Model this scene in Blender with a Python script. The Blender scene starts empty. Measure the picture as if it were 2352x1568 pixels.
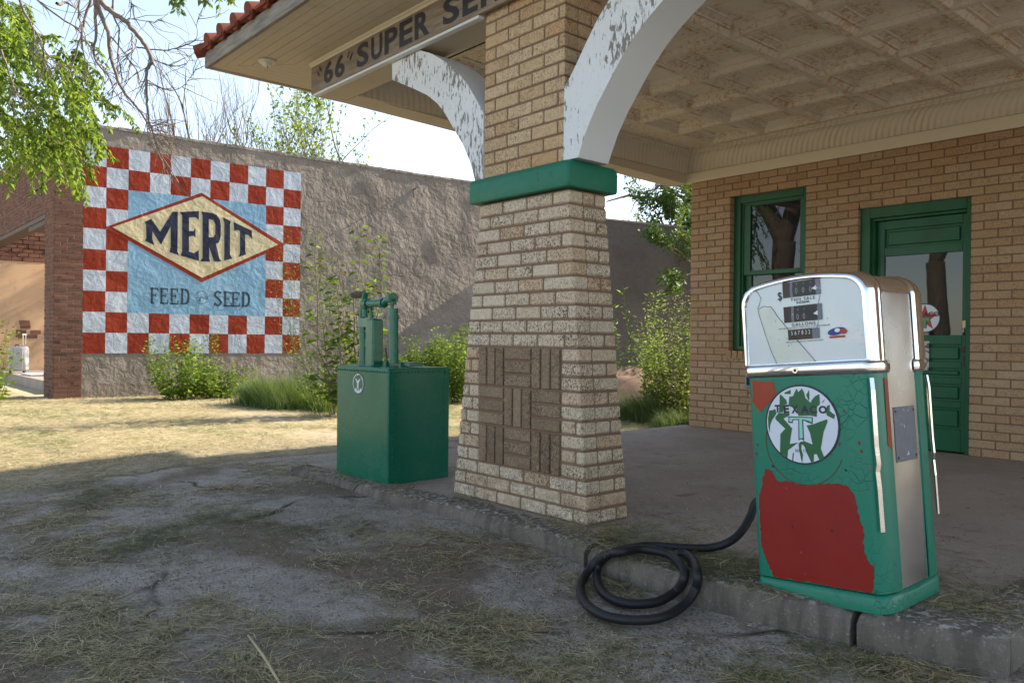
import bpy, bmesh, math, random
import numpy as np
from mathutils import Vector, Matrix
from mathutils.geometry import tessellate_polygon
R = math.radians
random.seed(7); rng = np.random.default_rng(11)
S = bpy.context.scene
COL = S.collection

# ------------------------------------------------------------------ camera
FPX, ROLL, YAW, PITCH, HC = 1829., R(0.6), R(41.1), math.atan(-5/1829.), 1.19
_d = Vector((-math.cos(YAW), math.sin(YAW), 0)); _r = Vector((math.sin(YAW), math.cos(YAW), 0)); _u = Vector((0, 0, 1))
D2 = _d*math.cos(PITCH) + _u*math.sin(PITCH); U2 = _u*math.cos(PITCH) - _d*math.sin(PITCH)
CR = _r*math.cos(ROLL) + U2*math.sin(ROLL); CU = -_r*math.sin(ROLL) + U2*math.cos(ROLL)
CAM = Vector((0, 0, HC))
cd = bpy.data.cameras.new('camera'); cam = bpy.data.objects.new('camera', cd); COL.objects.link(cam)
cd.sensor_width = 36; cd.lens = 36*FPX/2352; cd.clip_start = .05; cd.clip_end = 2000
m3 = Matrix((CR, CU, -D2)).transposed()
cam.matrix_world = Matrix.Translation(CAM) @ m3.to_4x4()
S.camera = cam

# ------------------------------------------------------------------ world, sun, exposure
SUN = Vector((.235, 1.6, 1.0)).normalized()
W = bpy.data.worlds.new('World'); S.world = W; W.use_nodes = True
nt = W.node_tree; bg = nt.nodes['Background']
sky = nt.nodes.new('ShaderNodeTexSky'); sky.sky_type = 'NISHITA'; sky.sun_disc = False
sky.sun_elevation = math.asin(SUN.z); sky.sun_rotation = math.atan2(SUN.x, SUN.y)
sky.air_density = 1.0; sky.dust_density = .45; sky.ozone_density = 1.0
hs_ = nt.nodes.new('ShaderNodeHueSaturation'); hs_.inputs['Saturation'].default_value = .74
nt.links.new(sky.outputs[0], hs_.inputs['Color']); nt.links.new(hs_.outputs[0], bg.inputs[0]); bg.inputs[1].default_value = .125
sl = bpy.data.lights.new('sun', 'SUN'); sl.energy = 5.0; sl.angle = R(.6); sl.color = (1, .90, .74)
so = bpy.data.objects.new('sun', sl); COL.objects.link(so)
so.rotation_euler = SUN.to_track_quat('Z', 'Y').to_euler(); so.location = (0, 0, 30)
S.view_settings.view_transform = 'Standard'; S.view_settings.look = 'None'
S.view_settings.gamma = 1; S.view_settings.exposure = 1.5
S.cycles.max_bounces = 8; S.cycles.diffuse_bounces = 5; S.cycles.transparent_max_bounces = 8

# ------------------------------------------------------------------ pixel helpers (2352-px wide reading of the photograph)
def ray(x, y): return (D2*FPX + CR*(x-1176) - CU*(y-784)).normalized()
def at(x, y, Z): v = ray(x, y); return CAM + v*(Z/v.dot(D2))
def onY(x, y, Y): v = ray(x, y); return CAM + v*(Y/v.y)
def onZ(x, y, z): v = ray(x, y); return CAM + v*((z-HC)/v.z)

# ------------------------------------------------------------------ mesh helpers
class MB:
    def __init__(s): s.v = []; s.f = []; s.m = []
    def quad(s, a, b, c, d, m=0): s.poly((a, b, c, d), m)
    def poly(s, pts, m=0):
        n = len(s.v); s.v += [tuple(p) for p in pts]; s.f.append(tuple(range(n, n+len(pts)))); s.m.append(m)
    def box(s, x0, x1, y0, y1, z0, z1, m=0, M=None, c=0.0):
        if c <= 0:
            P = [(x, y, z) for z in (z0, z1) for y in (y0, y1) for x in (x0, x1)]
            F = [(0, 2, 3, 1), (4, 5, 7, 6), (0, 1, 5, 4), (2, 6, 7, 3), (0, 4, 6, 2), (1, 3, 7, 5)]
        else:
            c = min(c, (x1-x0)*.4, (y1-y0)*.4, (z1-z0)*.4)
            P = []; idx = {}
            for i, X in enumerate((x0, x1)):
                for j, Y in enumerate((y0, y1)):
                    for k, Zz in enumerate((z0, z1)):
                        sx = c if i == 0 else -c; sy = c if j == 0 else -c; sz = c if k == 0 else -c
                        for a, p in enumerate(((X, Y+sy, Zz+sz), (X+sx, Y, Zz+sz), (X+sx, Y+sy, Zz))):
                            idx[(i, j, k, a)] = len(P); P.append(p)
            F = []
            for i in (0, 1):
                q = [idx[(i, j, k, 0)] for j, k in ((0, 0), (0, 1), (1, 1), (1, 0))]; F.append(q if i == 0 else q[::-1])
                q = [idx[(j, i, k, 1)] for j, k in ((0, 0), (1, 0), (1, 1), (0, 1))]; F.append(q if i == 0 else q[::-1])
                q = [idx[(j, k, i, 2)] for j, k in ((0, 0), (0, 1), (1, 1), (1, 0))]; F.append(q if i == 0 else q[::-1])
            for i in (0, 1):
                for j in (0, 1):
                    F.append([idx[(i, j, 0, 0)], idx[(i, j, 1, 0)], idx[(i, j, 1, 1)], idx[(i, j, 0, 1)]])
                    F.append([idx[(i, 0, j, 0)], idx[(i, 1, j, 0)], idx[(i, 1, j, 2)], idx[(i, 0, j, 2)]])
                    F.append([idx[(0, i, j, 1)], idx[(1, i, j, 1)], idx[(1, i, j, 2)], idx[(0, i, j, 2)]])
                    for k in (0, 1): F.append([idx[(i, j, k, 0)], idx[(i, j, k, 1)], idx[(i, j, k, 2)]])
        n = len(s.v)
        s.v += [tuple(M @ Vector(p)) if M else p for p in P]
        s.f += [tuple(n+i for i in f) for f in F]; s.m += [m]*len(F)
    def tube(s, pts, rad, n=8, m=0, cap=True):
        pts = [Vector(p) for p in pts]; k = len(pts)
        if not hasattr(rad, '__len__'): rad = [rad]*k
        t0 = (pts[1]-pts[0]).normalized()
        ref = Vector((0, 0, 1)) if abs(t0.z) < .9 else Vector((1, 0, 0))
        a = t0.cross(ref).normalized(); base = len(s.v)
        for i, p in enumerate(pts):
            t = (pts[min(i+1, k-1)] - pts[max(i-1, 0)])
            t = t.normalized() if t.length > 1e-9 else t0
            a = (a - t*a.dot(t)); a = a.normalized() if a.length > 1e-6 else t.orthogonal().normalized()
            b = t.cross(a)
            for j in range(n):
                w = 2*math.pi*j/n; s.v.append(tuple(p + (a*math.cos(w) + b*math.sin(w))*rad[i]))
        for i in range(k-1):
            for j in range(n):
                j2 = (j+1) % n
                s.f.append((base+i*n+j, base+i*n+j2, base+(i+1)*n+j2, base+(i+1)*n+j)); s.m.append(m)
        if cap:
            s.f.append(tuple(base+j for j in reversed(range(n)))); s.m.append(m)
            s.f.append(tuple(base+(k-1)*n+j for j in range(n))); s.m.append(m)
    def loops(s, L, m=0, closed=True, cap0=False, cap1=False):
        n = len(L[0]); base = len(s.v)
        for l in L: s.v += [tuple(p) for p in l]
        for i in range(len(L)-1):
            for j in range(n if closed else n-1):
                j2 = (j+1) % n
                s.f.append((base+i*n+j, base+i*n+j2, base+(i+1)*n+j2, base+(i+1)*n+j)); s.m.append(m)
        if cap0: s.f.append(tuple(base+j for j in reversed(range(n)))); s.m.append(m)
        if cap1: s.f.append(tuple(base+(len(L)-1)*n+j for j in range(n))); s.m.append(m)
    def prism(s, poly, a, b, m=0):           # poly: list of 3D pts, extruded by vector from offset a to b
        s.loops([[Vector(p)+Vector(a) for p in poly], [Vector(p)+Vector(b) for p in poly]], m, True, True, True)
    def tess(s, outer, holes=(), m=0):       # flat concave polygon with holes
        rings = [[Vector(p) for p in outer]] + [[Vector(p) for p in h] for h in holes]
        flat = [p for r_ in rings for p in r_]; n = len(s.v)
        s.v += [tuple(p) for p in flat]
        for t in tessellate_polygon(rings): s.f.append(tuple(n+i for i in t)); s.m.append(m)
    def add(s, verts, faces, m=0):
        n = len(s.v); s.v += [tuple(p) for p in verts]; s.f += [tuple(n+i for i in f) for f in faces]; s.m += [m]*len(faces)
    def build(s, name, mats, parent=None, smooth=False, local=False, fixn=True, auto=None):
        me = bpy.data.meshes.new(name); me.from_pydata(s.v, [], s.f)
        mats = mats if isinstance(mats, (list, tuple)) else [mats]
        for q in mats: me.materials.append(q)
        me.polygons.foreach_set('material_index', s.m)
        if fixn:
            b = bmesh.new(); b.from_mesh(me); bmesh.ops.recalc_face_normals(b, faces=b.faces); b.to_mesh(me); b.free()
        if smooth or auto:
            me.polygons.foreach_set('use_smooth', [True]*len(me.polygons))
        if auto: me.set_sharp_from_angle(angle=R(auto))
        me.update()
        return link(name, me, parent, local)
def link(name, me, parent=None, local=False):
    o = bpy.data.objects.new(name, me); COL.objects.link(o)
    if parent is not None:
        o.parent = parent
        if not local:
            if parent.type == 'EMPTY': o.matrix_parent_inverse = Matrix.Translation(-parent.location)
    return o
def thing(name, label, cat, loc=(0, 0, 0), group=None):
    o = bpy.data.objects.new(name, None); COL.objects.link(o); o.location = loc; o.empty_display_size = .2
    o['label'] = label; o['category'] = cat
    if group: o['group'] = group
    return o
def tag(o, label, cat, group=None):
    o['label'] = label; o['category'] = cat
    if group: o['group'] = group
    return o
def npmesh(name, V, F, mats, mi=None, parent=None, smooth=False):
    me = bpy.data.meshes.new(name); V = np.asarray(V, np.float32); F = np.asarray(F, np.int32)
    me.vertices.add(len(V)); me.vertices.foreach_set('co', V.ravel())
    k = F.shape[1]; me.loops.add(F.size); me.loops.foreach_set('vertex_index', F.ravel())
    me.polygons.add(len(F)); me.polygons.foreach_set('loop_start', np.arange(0, F.size, k, dtype=np.int32))
    for q in (mats if isinstance(mats, (list, tuple)) else [mats]): me.materials.append(q)
    if mi is not None: me.polygons.foreach_set('material_index', np.asarray(mi, np.int32))
    if smooth: me.polygons.foreach_set('use_smooth', np.ones(len(F), bool))
    me.update(calc_edges=True); me.validate()
    return link(name, me, parent)
def text_mesh(txt, size, M, bold=0.0, sx=1.0, space=1.0, align='CENTER', thick=0.0):
    c = bpy.data.curves.new('t', 'FONT'); c.body = txt; c.size = size; c.offset = bold; c.align_x = align; c.align_y = 'CENTER'
    c.space_character = space; c.extrude = thick; c.resolution_u = 3
    o = bpy.data.objects.new('t', c); COL.objects.link(o)
    bpy.context.view_layer.update()
    me = bpy.data.meshes.new_from_object(o.evaluated_get(bpy.context.evaluated_depsgraph_get()))
    V = [M @ Vector((v.co.x*sx, v.co.y, v.co.z)) for v in me.vertices]; F = [tuple(p.vertices) for p in me.polygons]
    bpy.data.objects.remove(o); bpy.data.meshes.remove(me); bpy.data.curves.remove(c)
    return V, F
def frame(o, x, y):                          # text plane matrix: local x -> x, local y -> y
    x = Vector(x).normalized(); y = Vector(y).normalized(); z = x.cross(y)
    return Matrix.Translation(Vector(o)) @ Matrix((x, y, z)).transposed().to_4x4()
def hashn(ix, iy, seed):
    h = (ix.astype(np.int64)*374761393 + iy.astype(np.int64)*668265263 + seed*974711) & 0xffffffff
    h = ((h ^ (h >> 13))*1274126177) & 0xffffffff
    return ((h ^ (h >> 16)) & 0xffff)/65535.
def vnoise(x, y, seed=0):
    x = np.asarray(x, float); y = np.asarray(y, float)
    ix = np.floor(x); iy = np.floor(y); fx = x-ix; fy = y-iy; fx = fx*fx*(3-2*fx); fy = fy*fy*(3-2*fy)
    a = hashn(ix, iy, seed); b = hashn(ix+1, iy, seed); c = hashn(ix, iy+1, seed); d = hashn(ix+1, iy+1, seed)
    return (a*(1-fx)+b*fx)*(1-fy) + (c*(1-fx)+d*fx)*fy
def fbm(x, y, seed=0, o=4):
    s = 0; a = .5; t = 0
    for i in range(o): s = s + a*vnoise(x*2**i, y*2**i, seed+i*7); t += a; a *= .5
    return s/t
def sstep(a, b, x): t = np.clip((x-a)/(b-a), 0, 1); return t*t*(3-2*t)

# ------------------------------------------------------------------ materials
class NT:
    def __init__(s, name):
        s.mat = bpy.data.materials.new(name); s.mat.use_nodes = True; s.t = s.mat.node_tree
        s.b = s.t.nodes['Principled BSDF']; s.out = s.t.nodes['Material Output']
    def n(s, typ, **k):
        q = s.t.nodes.new(typ)
        for a, v in k.items():
            if isinstance(a, str) and hasattr(q, a): setattr(q, a, v)
        return q
    def put(s, sock, v):
        if isinstance(v, bpy.types.NodeSocket): s.t.links.new(v, sock)
        elif isinstance(v, (tuple, list)) and len(v) == 3 and sock.type == 'RGBA': sock.default_value = (*v, 1)
        else: sock.default_value = v
    def pos(s, scale=(1, 1, 1), obj=True):
        c = s.n('ShaderNodeTexCoord'); mp = s.n('ShaderNodeMapping'); s.put(mp.inputs['Scale'], scale)
        s.t.links.new(c.outputs['Object'], mp.inputs[0]); return mp.outputs[0]
    def noise(s, scale, detail=4, dist=0, v=None, rough=.55):
        q = s.n('ShaderNodeTexNoise'); q.inputs['Scale'].default_value = scale; q.inputs['Detail'].default_value = detail
        q.inputs['Distortion'].default_value = dist; q.inputs['Roughness'].default_value = rough
        s.put(q.inputs['Vector'], v if v else s.pos()); return q.outputs['Fac']
    def ramp(s, f, stops, interp='LINEAR'):
        q = s.n('ShaderNodeValToRGB'); s.put(q.inputs[0], f); e = q.color_ramp.elements; q.color_ramp.interpolation = interp
        while len(e) < len(stops): e.new(.5)
        for el, (p, c) in zip(e, stops):
            el.position = p; el.color = (*c, 1) if hasattr(c, '__len__') else (c, c, c, 1)
        return q.outputs[0]
    def mix(s, f, a, b, mode='MIX'):
        q = s.n('ShaderNodeMix', data_type='RGBA', blend_type=mode); s.put(q.inputs[0], f); s.put(q.inputs[6], a); s.put(q.inputs[7], b); return q.outputs[2]
    def math(s, op, a, b=0.0):
        q = s.n('ShaderNodeMath', operation=op); s.put(q.inputs[0], a); s.put(q.inputs[1], b); return q.outputs[0]
    def bump(s, h, strength=.5, dist=.01, nrm=None):
        q = s.n('ShaderNodeBump'); q.inputs['Strength'].default_value = strength; q.inputs['Distance'].default_value = dist
        s.put(q.inputs['Height'], h)
        if nrm: s.put(q.inputs['Normal'], nrm)
        return q.outputs[0]
    def done(s, color, rough=.6, metal=0., normal=None, spec=.5):
        s.put(s.b.inputs['Base Color'], color); s.put(s.b.inputs['Roughness'], rough); s.b.inputs['Metallic'].default_value = metal
        s.b.inputs['Specular IOR Level'].default_value = spec
        if normal: s.put(s.b.inputs['Normal'], normal)
        return s.mat
def simple(name, c, rough=.6, metal=0., var=.12, vs=6., bump=0., bs=60., spec=.5, dirt=None, dirt_t=(.55, .75), ds=3.):
    s = NT(name); f = s.noise(vs, 5)
    col = s.mix(f, tuple(x*(1-var) for x in c), tuple(min(1, x*(1+var)) for x in c))
    if dirt: col = s.mix(s.ramp(s.noise(ds, 6, .6), [(dirt_t[0], 0.), (dirt_t[1], 1.)]), col, dirt)
    nr = s.bump(s.noise(bs, 4), bump, .004) if bump else None
    rr = s.ramp(s.noise(vs*1.7, 3), [(.3, max(0, rough-.06)), (.7, min(1, rough+.06))])
    return s.done(col, rr, metal, nr, spec)
def brick_mat(name, cols, speck, speck_amt=.75, lo=.5, dirt=None):
    s = NT(name); g = s.n('ShaderNodeNewGeometry')
    base = s.ramp(g.outputs['Random Per Island'], [(i/(len(cols)-1), c) for i, c in enumerate(cols)])
    f = s.noise(105, 3, 1.2, s.pos((1, 1, .7)), .6)
    sp = s.ramp(f, [(lo, 0.), (lo+.085, 1.)])
    big = s.ramp(s.noise(5, 3), [(.3, .45), (.65, 1.)])
    vari = s.ramp(s.math('FRACT', s.math('MULTIPLY', g.outputs['Random Per Island'], 7.31)), [(0., .35), (.25, .8), (1., 1.)])
    amt = s.math('MULTIPLY', s.math('MULTIPLY', sp, big), s.math('MULTIPLY', vari, speck_amt))
    col = s.mix(s.noise(9, 4), base, s.mix(.2, base, (.35, .27, .18)))
    col = s.mix(amt, col, speck)
    if dirt:
        z = s.n('ShaderNodeSeparateXYZ'); s.put(z.inputs[0], s.pos())
        h = s.ramp(s.math('ADD', s.math('MULTIPLY', z.outputs[2], .6), s.math('MULTIPLY', s.noise(2.5, 5), .5)), [(.25, .5), (.7, 0.)])
        col = s.mix(s.math('MULTIPLY', h, s.ramp(s.noise(14, 4), [(.42, 0.), (.62, .8)])), col, dirt)
    nr = s.bump(s.math('SUBTRACT', s.noise(30, 4), s.math('MULTIPLY', sp, .8)), .7, .004)
    return s.done(col, .85, 0, nr, .25)
M = {}
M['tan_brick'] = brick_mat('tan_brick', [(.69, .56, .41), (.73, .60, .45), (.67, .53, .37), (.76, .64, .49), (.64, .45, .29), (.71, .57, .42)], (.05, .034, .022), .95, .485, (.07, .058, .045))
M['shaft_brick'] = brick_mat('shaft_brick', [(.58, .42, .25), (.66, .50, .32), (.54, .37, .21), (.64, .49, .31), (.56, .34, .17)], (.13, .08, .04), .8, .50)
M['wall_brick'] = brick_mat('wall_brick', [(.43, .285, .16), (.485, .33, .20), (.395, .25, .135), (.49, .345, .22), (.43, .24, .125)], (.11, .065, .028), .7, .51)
M['panel_brick'] = brick_mat('panel_brick', [(.30, .205, .13), (.36, .25, .165), (.24, .165, .105)], (.04, .028, .02), .85, .46, (.03, .025, .02))
M['mortar'] = simple('mortar', (.22, .145, .10), .95, 0, .2, 20, .5, 150, .1)
M['red_brick'] = brick_mat('red_brick', [(.105, .033, .021), (.14, .05, .032), (.085, .028, .02), (.16, .065, .042)], (.07, .03, .02), .5, .55)  # albedo lowered; the tree shade on the corner pier is in this colour
M['grey_mortar'] = simple('grey_mortar', (.26, .20, .16), .95, 0, .2, 20, .3, 100, .1)

def stucco_h(s):
    p = s.pos()
    a = s.noise(1.6, 3, .4, p); b = s.noise(6.5, 4, .5, p); c = s.noise(38, 3, 0, p)
    return s.math('ADD', s.math('ADD', s.math('MULTIPLY', a, 2.2), s.math('MULTIPLY', b, 1.1)), s.math('MULTIPLY', c, .13))
def stucco(name, c, c2, rough=.95, wear=None, wt=(.6, .72)):
    s = NT(name); h = stucco_h(s); mural = name.startswith('mural')
    col = s.mix(s.ramp(s.noise(1.1, 6, .5), [(.3, 0.), (.7, 1.)]), c, c2)
    if wear: col = s.mix(s.ramp(s.noise(9, 7, .8), [(wt[0], 0.), (wt[1], .75)]), col, wear)
    return s.done(col, rough, 0, s.bump(h, .6 if mural else 1., .03 if mural else .06), .1)
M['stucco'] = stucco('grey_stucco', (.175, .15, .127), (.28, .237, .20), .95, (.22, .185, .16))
M['stucco_shaded'] = stucco('shaded_stucco', (.095, .082, .074), (.12, .105, .094), .95, (.075, .066, .06))  # darker copy of the stucco; the wing's shade is in the colour
M['m_red'] = stucco('mural_red', (.25, .036, .018), (.21, .03, .014), .8, (.32, .10, .055), (.66, .8))
M['m_white'] = stucco('mural_white', (.44, .475, .53), (.38, .42, .48), .8, (.30, .33, .38), (.6, .8))
M['m_blue'] = stucco('mural_blue', (.17, .32, .45), (.22, .36, .47), .8, (.30, .42, .48), (.58, .75))
M['m_cream'] = stucco('mural_cream', (.56, .48, .30), (.50, .43, .26), .8, (.42, .36, .21), (.6, .75))
M['m_navy'] = stucco('mural_navy', (.020, .025, .045), (.03, .035, .06), .8, (.07, .08, .10), (.66, .8))
M['m_grey'] = stucco('mural_lettering', (.035, .05, .07), (.05, .07, .09), .8, (.13, .2, .25), (.6, .75))

M['green_gloss'] = simple('green_tank_paint', (.004, .125, .072), .26, 0, .08, 4, .10, 30, .5)
M['green_cap'] = simple('green_cap_paint', (.006, .145, .085), .5, 0, .12, 9, .5, 40, .4, (.004, .06, .035), (.62, .75), 12)
M['green_trim'] = simple('green_trim_paint', (.008, .085, .030), .42, 0, .12, 3, .15, 50, .4, (.006, .055, .022), (.6, .8), 2)
M['door_green'] = simple('door_paint', (.006, .10, .042), .4, 0, .12, 3, .15, 40, .4, (.008, .06, .03), (.6, .8), 2)
def pump_paint():
    s = NT('pump_green_paint'); p = s.pos()
    v = s.n('ShaderNodeTexVoronoi', feature='DISTANCE_TO_EDGE'); v.inputs['Scale'].default_value = 26
    wv = s.n('ShaderNodeMix', data_type='RGBA'); wv.inputs[0].default_value = .05
    s.put(wv.inputs[6], p); q = s.n('ShaderNodeTexNoise'); q.inputs['Scale'].default_value = 9; s.put(q.inputs['Vector'], p)
    s.put(wv.inputs[7], q.outputs['Color']); s.put(v.inputs['Vector'], wv.outputs[2])
    patch = s.ramp(s.noise(4.5, 3), [(.48, 0.), (.62, 1.)])
    cr = s.math('MULTIPLY', s.ramp(v.outputs['Distance'], [(.0, 1.), (.05, 0.)]), patch)
    col = s.mix(s.noise(3, 5), (.005, .16, .098), (.010, .20, .125))
    col = s.mix(s.math('MULTIPLY', cr, .6), col, (.004, .045, .03))
    chip = s.ramp(s.noise(17, 4, .5), [(.735, 0.), (.75, 1.)]); col = s.mix(chip, col, (.25, .025, .012))
    return s.done(col, .38, 0, s.bump(s.math('SUBTRACT', s.math('MULTIPLY', s.noise(20, 3), .3), cr), .35, .003), .45)
M['pump_green'] = pump_paint()
M['pump_red'] = simple('pump_red_primer', (.24, .012, .008), .42, 0, .12, 5, .1, 60, .35, (.34, .10, .06), (.70, .74), 40)
M['rust_red'] = simple('rusty_red_paint', (.33, .05, .02), .5, 0, .2, 8, .2, 60, .3, (.22, .07, .04), (.5, .7), 10)
def metal(name, c, rough, sc=(1, 1, 1), bstr=.1, bs=6):
    s = NT(name); f = s.noise(bs, 4, .3, s.pos(sc))
    col = s.mix(f, tuple(x*.93 for x in c), c)
    return s.done(col, s.ramp(s.noise(2.5, 2), [(.3, rough*.7), (.7, rough*1.4)]), 1., s.bump(f, bstr, .004))
M['chrome'] = metal('chrome', (.82, .83, .85), .10, (1, 1, 1), .12, 9)
M['steel'] = metal('brushed_steel', (.80, .80, .80), .22, (1, 1, 1), .06, 4)
M['grey_plate'] = simple('grey_metal_plate', (.16, .17, .20), .5, .5, .15, 20, .1, 60, .4, (.75, .75, .75), (.66, .69), 40)
def dial():
    s = NT('dial_white_enamel'); col = s.mix(s.ramp(s.noise(5, 5, .4), [(.35, 0.), (.7, 1.)]), (.56, .62, .65), (.65, .68, .69))
    col = s.mix(s.ramp(s.noise(3.2, 6, .8), [(.6, 0.), (.78, .5)]), col, (.45, .48, .40))
    col = s.mix(s.math('MULTIPLY', s.ramp(s.noise(110, 2), [(.70, 0.), (.73, 1.)]), s.ramp(s.noise(5, 3), [(.5, 0.), (.62, .9)])), col, (.08, .08, .07))
    return s.done(col, .12, 0, None, .5)
M['dial'] = dial()
M['dial_stain'] = simple('dial_stain', (.56, .60, .55), .15, 0, .1, 8, 0, 1, .5, (.15, .15, .13), (.66, .70), 60)
M['black'] = simple('black_enamel', (.012, .012, .014), .4)
M['dark_brown'] = simple('counter_brown', (.03, .016, .010), .4)
M['ink'] = simple('dark_ink', (.02, .02, .035), .5)
M['white_paint'] = simple('white_numerals', (.75, .75, .75), .5, 0, .05)
M['mint'] = simple('mint_enamel', (.25, .62, .48), .35, 0, .1)
M['emblem_white'] = simple('emblem_white', (.62, .66, .74), .35, 0, .06, 8, 0, 1, .5, (.08, .09, .09), (.70, .72), 18)
M['emblem_green'] = simple('emblem_green', (.012, .11, .035), .4, 0, .15)
M['sticker_green'] = simple('sticker_green', (.05, .30, .12), .4)
M['emblem_red'] = simple('emblem_red', (.45, .02, .02), .4)
M['rubber'] = simple('black_rubber', (.012, .012, .014), .55, 0, .2, 20, .2, 120, .4)

def peel(name, under=(.17, .15, .13)):
    s = NT(name)
    mp = s.n('ShaderNodeMapping'); c = s.n('ShaderNodeTexCoord'); s.t.links.new(c.outputs['Object'], mp.inputs[0]); mp.inputs['Rotation'].default_value = (0, R(38), 0); mp.inputs['Scale'].default_value = (3.4, 1, 1)
    f = s.noise(13, 9, .35, mp.outputs[0], .66); g = s.ramp(s.noise(2.3, 3, .3), [(.38, .80), (.64, 1.13)])
    mk = s.ramp(s.math('MULTIPLY', f, g), [(.545, 0.), (.562, 1.)])
    crk = s.ramp(s.noise(5, 2, 0, mp.outputs[0]), [(.492, 0.), (.5, .8), (.508, 0.)])
    wood_ = s.mix(s.noise(40, 3, 0, mp.outputs[0]), under, tuple(x*1.7 for x in under))
    col = s.mix(mk, s.mix(s.noise(3, 4), (.62, .65, .67), (.73, .74, .74)), wood_); col = s.mix(s.math('MULTIPLY', crk, .35), col, (.2, .18, .16))
    return s.done(col, .6, 0, s.bump(s.math('SUBTRACT', s.math('MULTIPLY', s.noise(26, 3), .25), mk), .7, .005), .3)
M['peel'] = peel('peeling_white_paint')
M['white_smooth'] = simple('white_board', (.66, .68, .69), .55, 0, .05, 3, .15, 120, .3)
M['cream'] = simple('cream_paint', (.55, .47, .36), .6, 0, .06, 2, .1, 50, .3, (.42, .35, .26), (.62, .8), 3)
M['cream_light'] = simple('cream_trim', (.66, .60, .46), .55, 0, .06, 3, .1, 50, .3)
def tin():
    s = NT('tin_ceiling'); col = s.mix(s.noise(2, 5), (.60, .545, .45), (.68, .625, .53))
    rust = s.math('MULTIPLY', s.ramp(s.noise(22, 6, .6, None, .7), [(.48, 0.), (.60, .95)]), s.ramp(s.noise(2.3, 4, .4), [(.38, 0.), (.58, 1.)]))
    col = s.mix(s.math('MULTIPLY', rust, .8), col, (.44, .20, .05)); col = s.mix(s.ramp(s.noise(60, 3), [(.66, 0.), (.7, .7)]), col, (.2, .1, .04))
    return s.done(col, .55, 0, s.bump(s.noise(50, 3), .15, .003), .35)
M['tin'] = tin()
def cove():
    s = NT('cove_moulding'); w = s.n('ShaderNodeTexWave', wave_type='BANDS', bands_direction='DIAGONAL'); w.inputs['Scale'].default_value = 10; w.inputs['Distortion'].default_value = 1
    s.put(w.inputs['Vector'], s.pos((1, 1, 0)))
    col = s.mix(s.noise(3, 5), (.58, .52, .42), (.66, .60, .49)); col = s.mix(s.math('MULTIPLY', s.ramp(w.outputs[1], [(.55, 0.), (.85, .5)]), s.ramp(s.noise(3, 3), [(.4, 0.), (.7, 1.)])), col, (.36, .22, .08))
    return s.done(col, .55, 0, s.bump(w.outputs[1], .3, .01), .3)
M['cove'] = cove()
def wood(name, a, b, sc, bump=.5):
    s = NT(name); f = s.noise(9, 8, .4, s.pos(sc), .65); g = s.noise(2, 3)
    col = s.ramp(s.math('ADD', s.math('MULTIPLY', f, .75), s.math('MULTIPLY', g, .25)), [(.3, a), (.65, b)])
    return s.done(col, .85, 0, s.bump(f, bump, .004), .2)
M['grey_wood'] = wood('weathered_grey_wood', (.13, .115, .095), (.33, .31, .27), (.5, 4, 5))
M['sign_wood'] = wood('brown_sign_wood', (.145, .115, .085), (.32, .265, .205), (.5, 5, 5))
M['twig_wood'] = wood('twig_wood', (.05, .035, .025), (.13, .10, .07), (2, 2, 2))
M['bark'] = wood('bark', (.055, .04, .03), (.19, .145, .105), (3, 3, .8), .9)
M['twig'] = wood('grey_twig', (.09, .07, .055), (.27, .215, .175), (4, 4, 4), .3)
M['tile'] = simple('clay_tile', (.19, .05, .026), .75, 0, .3, 7, .3, 50, .2, (.10, .042, .03), (.55, .75), 5)
def glass():
    s = NT('window_glass'); s.b.inputs['IOR'].default_value = 1.5
    return s.done((.012, .014, .017), .015, 0, s.bump(s.noise(2.5, 2), .012, .02), .5)
M['glass'] = glass()
M['lamp_white'] = simple('white_porcelain', (.7, .67, .6), .35)
M['paper'] = simple('notice_paper', (.55, .52, .48), .7, 0, .2, 12, 0, 1, .3, (.12, .11, .15), (.5, .58), 22)
M['brass'] = metal('dull_brass', (.35, .30, .2), .35)
M['plaster'] = simple('tan_plaster', (.50, .33, .20), .9, 0, .15, 2, .4, 25, .15, (.40, .24, .14), (.55, .7), 2.5)
M['suit_grey'] = simple('grey_plastic', (.42, .40, .39), .45, 0, .06)
M['board_white'] = simple('pale_sheet', (.55, .57, .62), .6)

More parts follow.
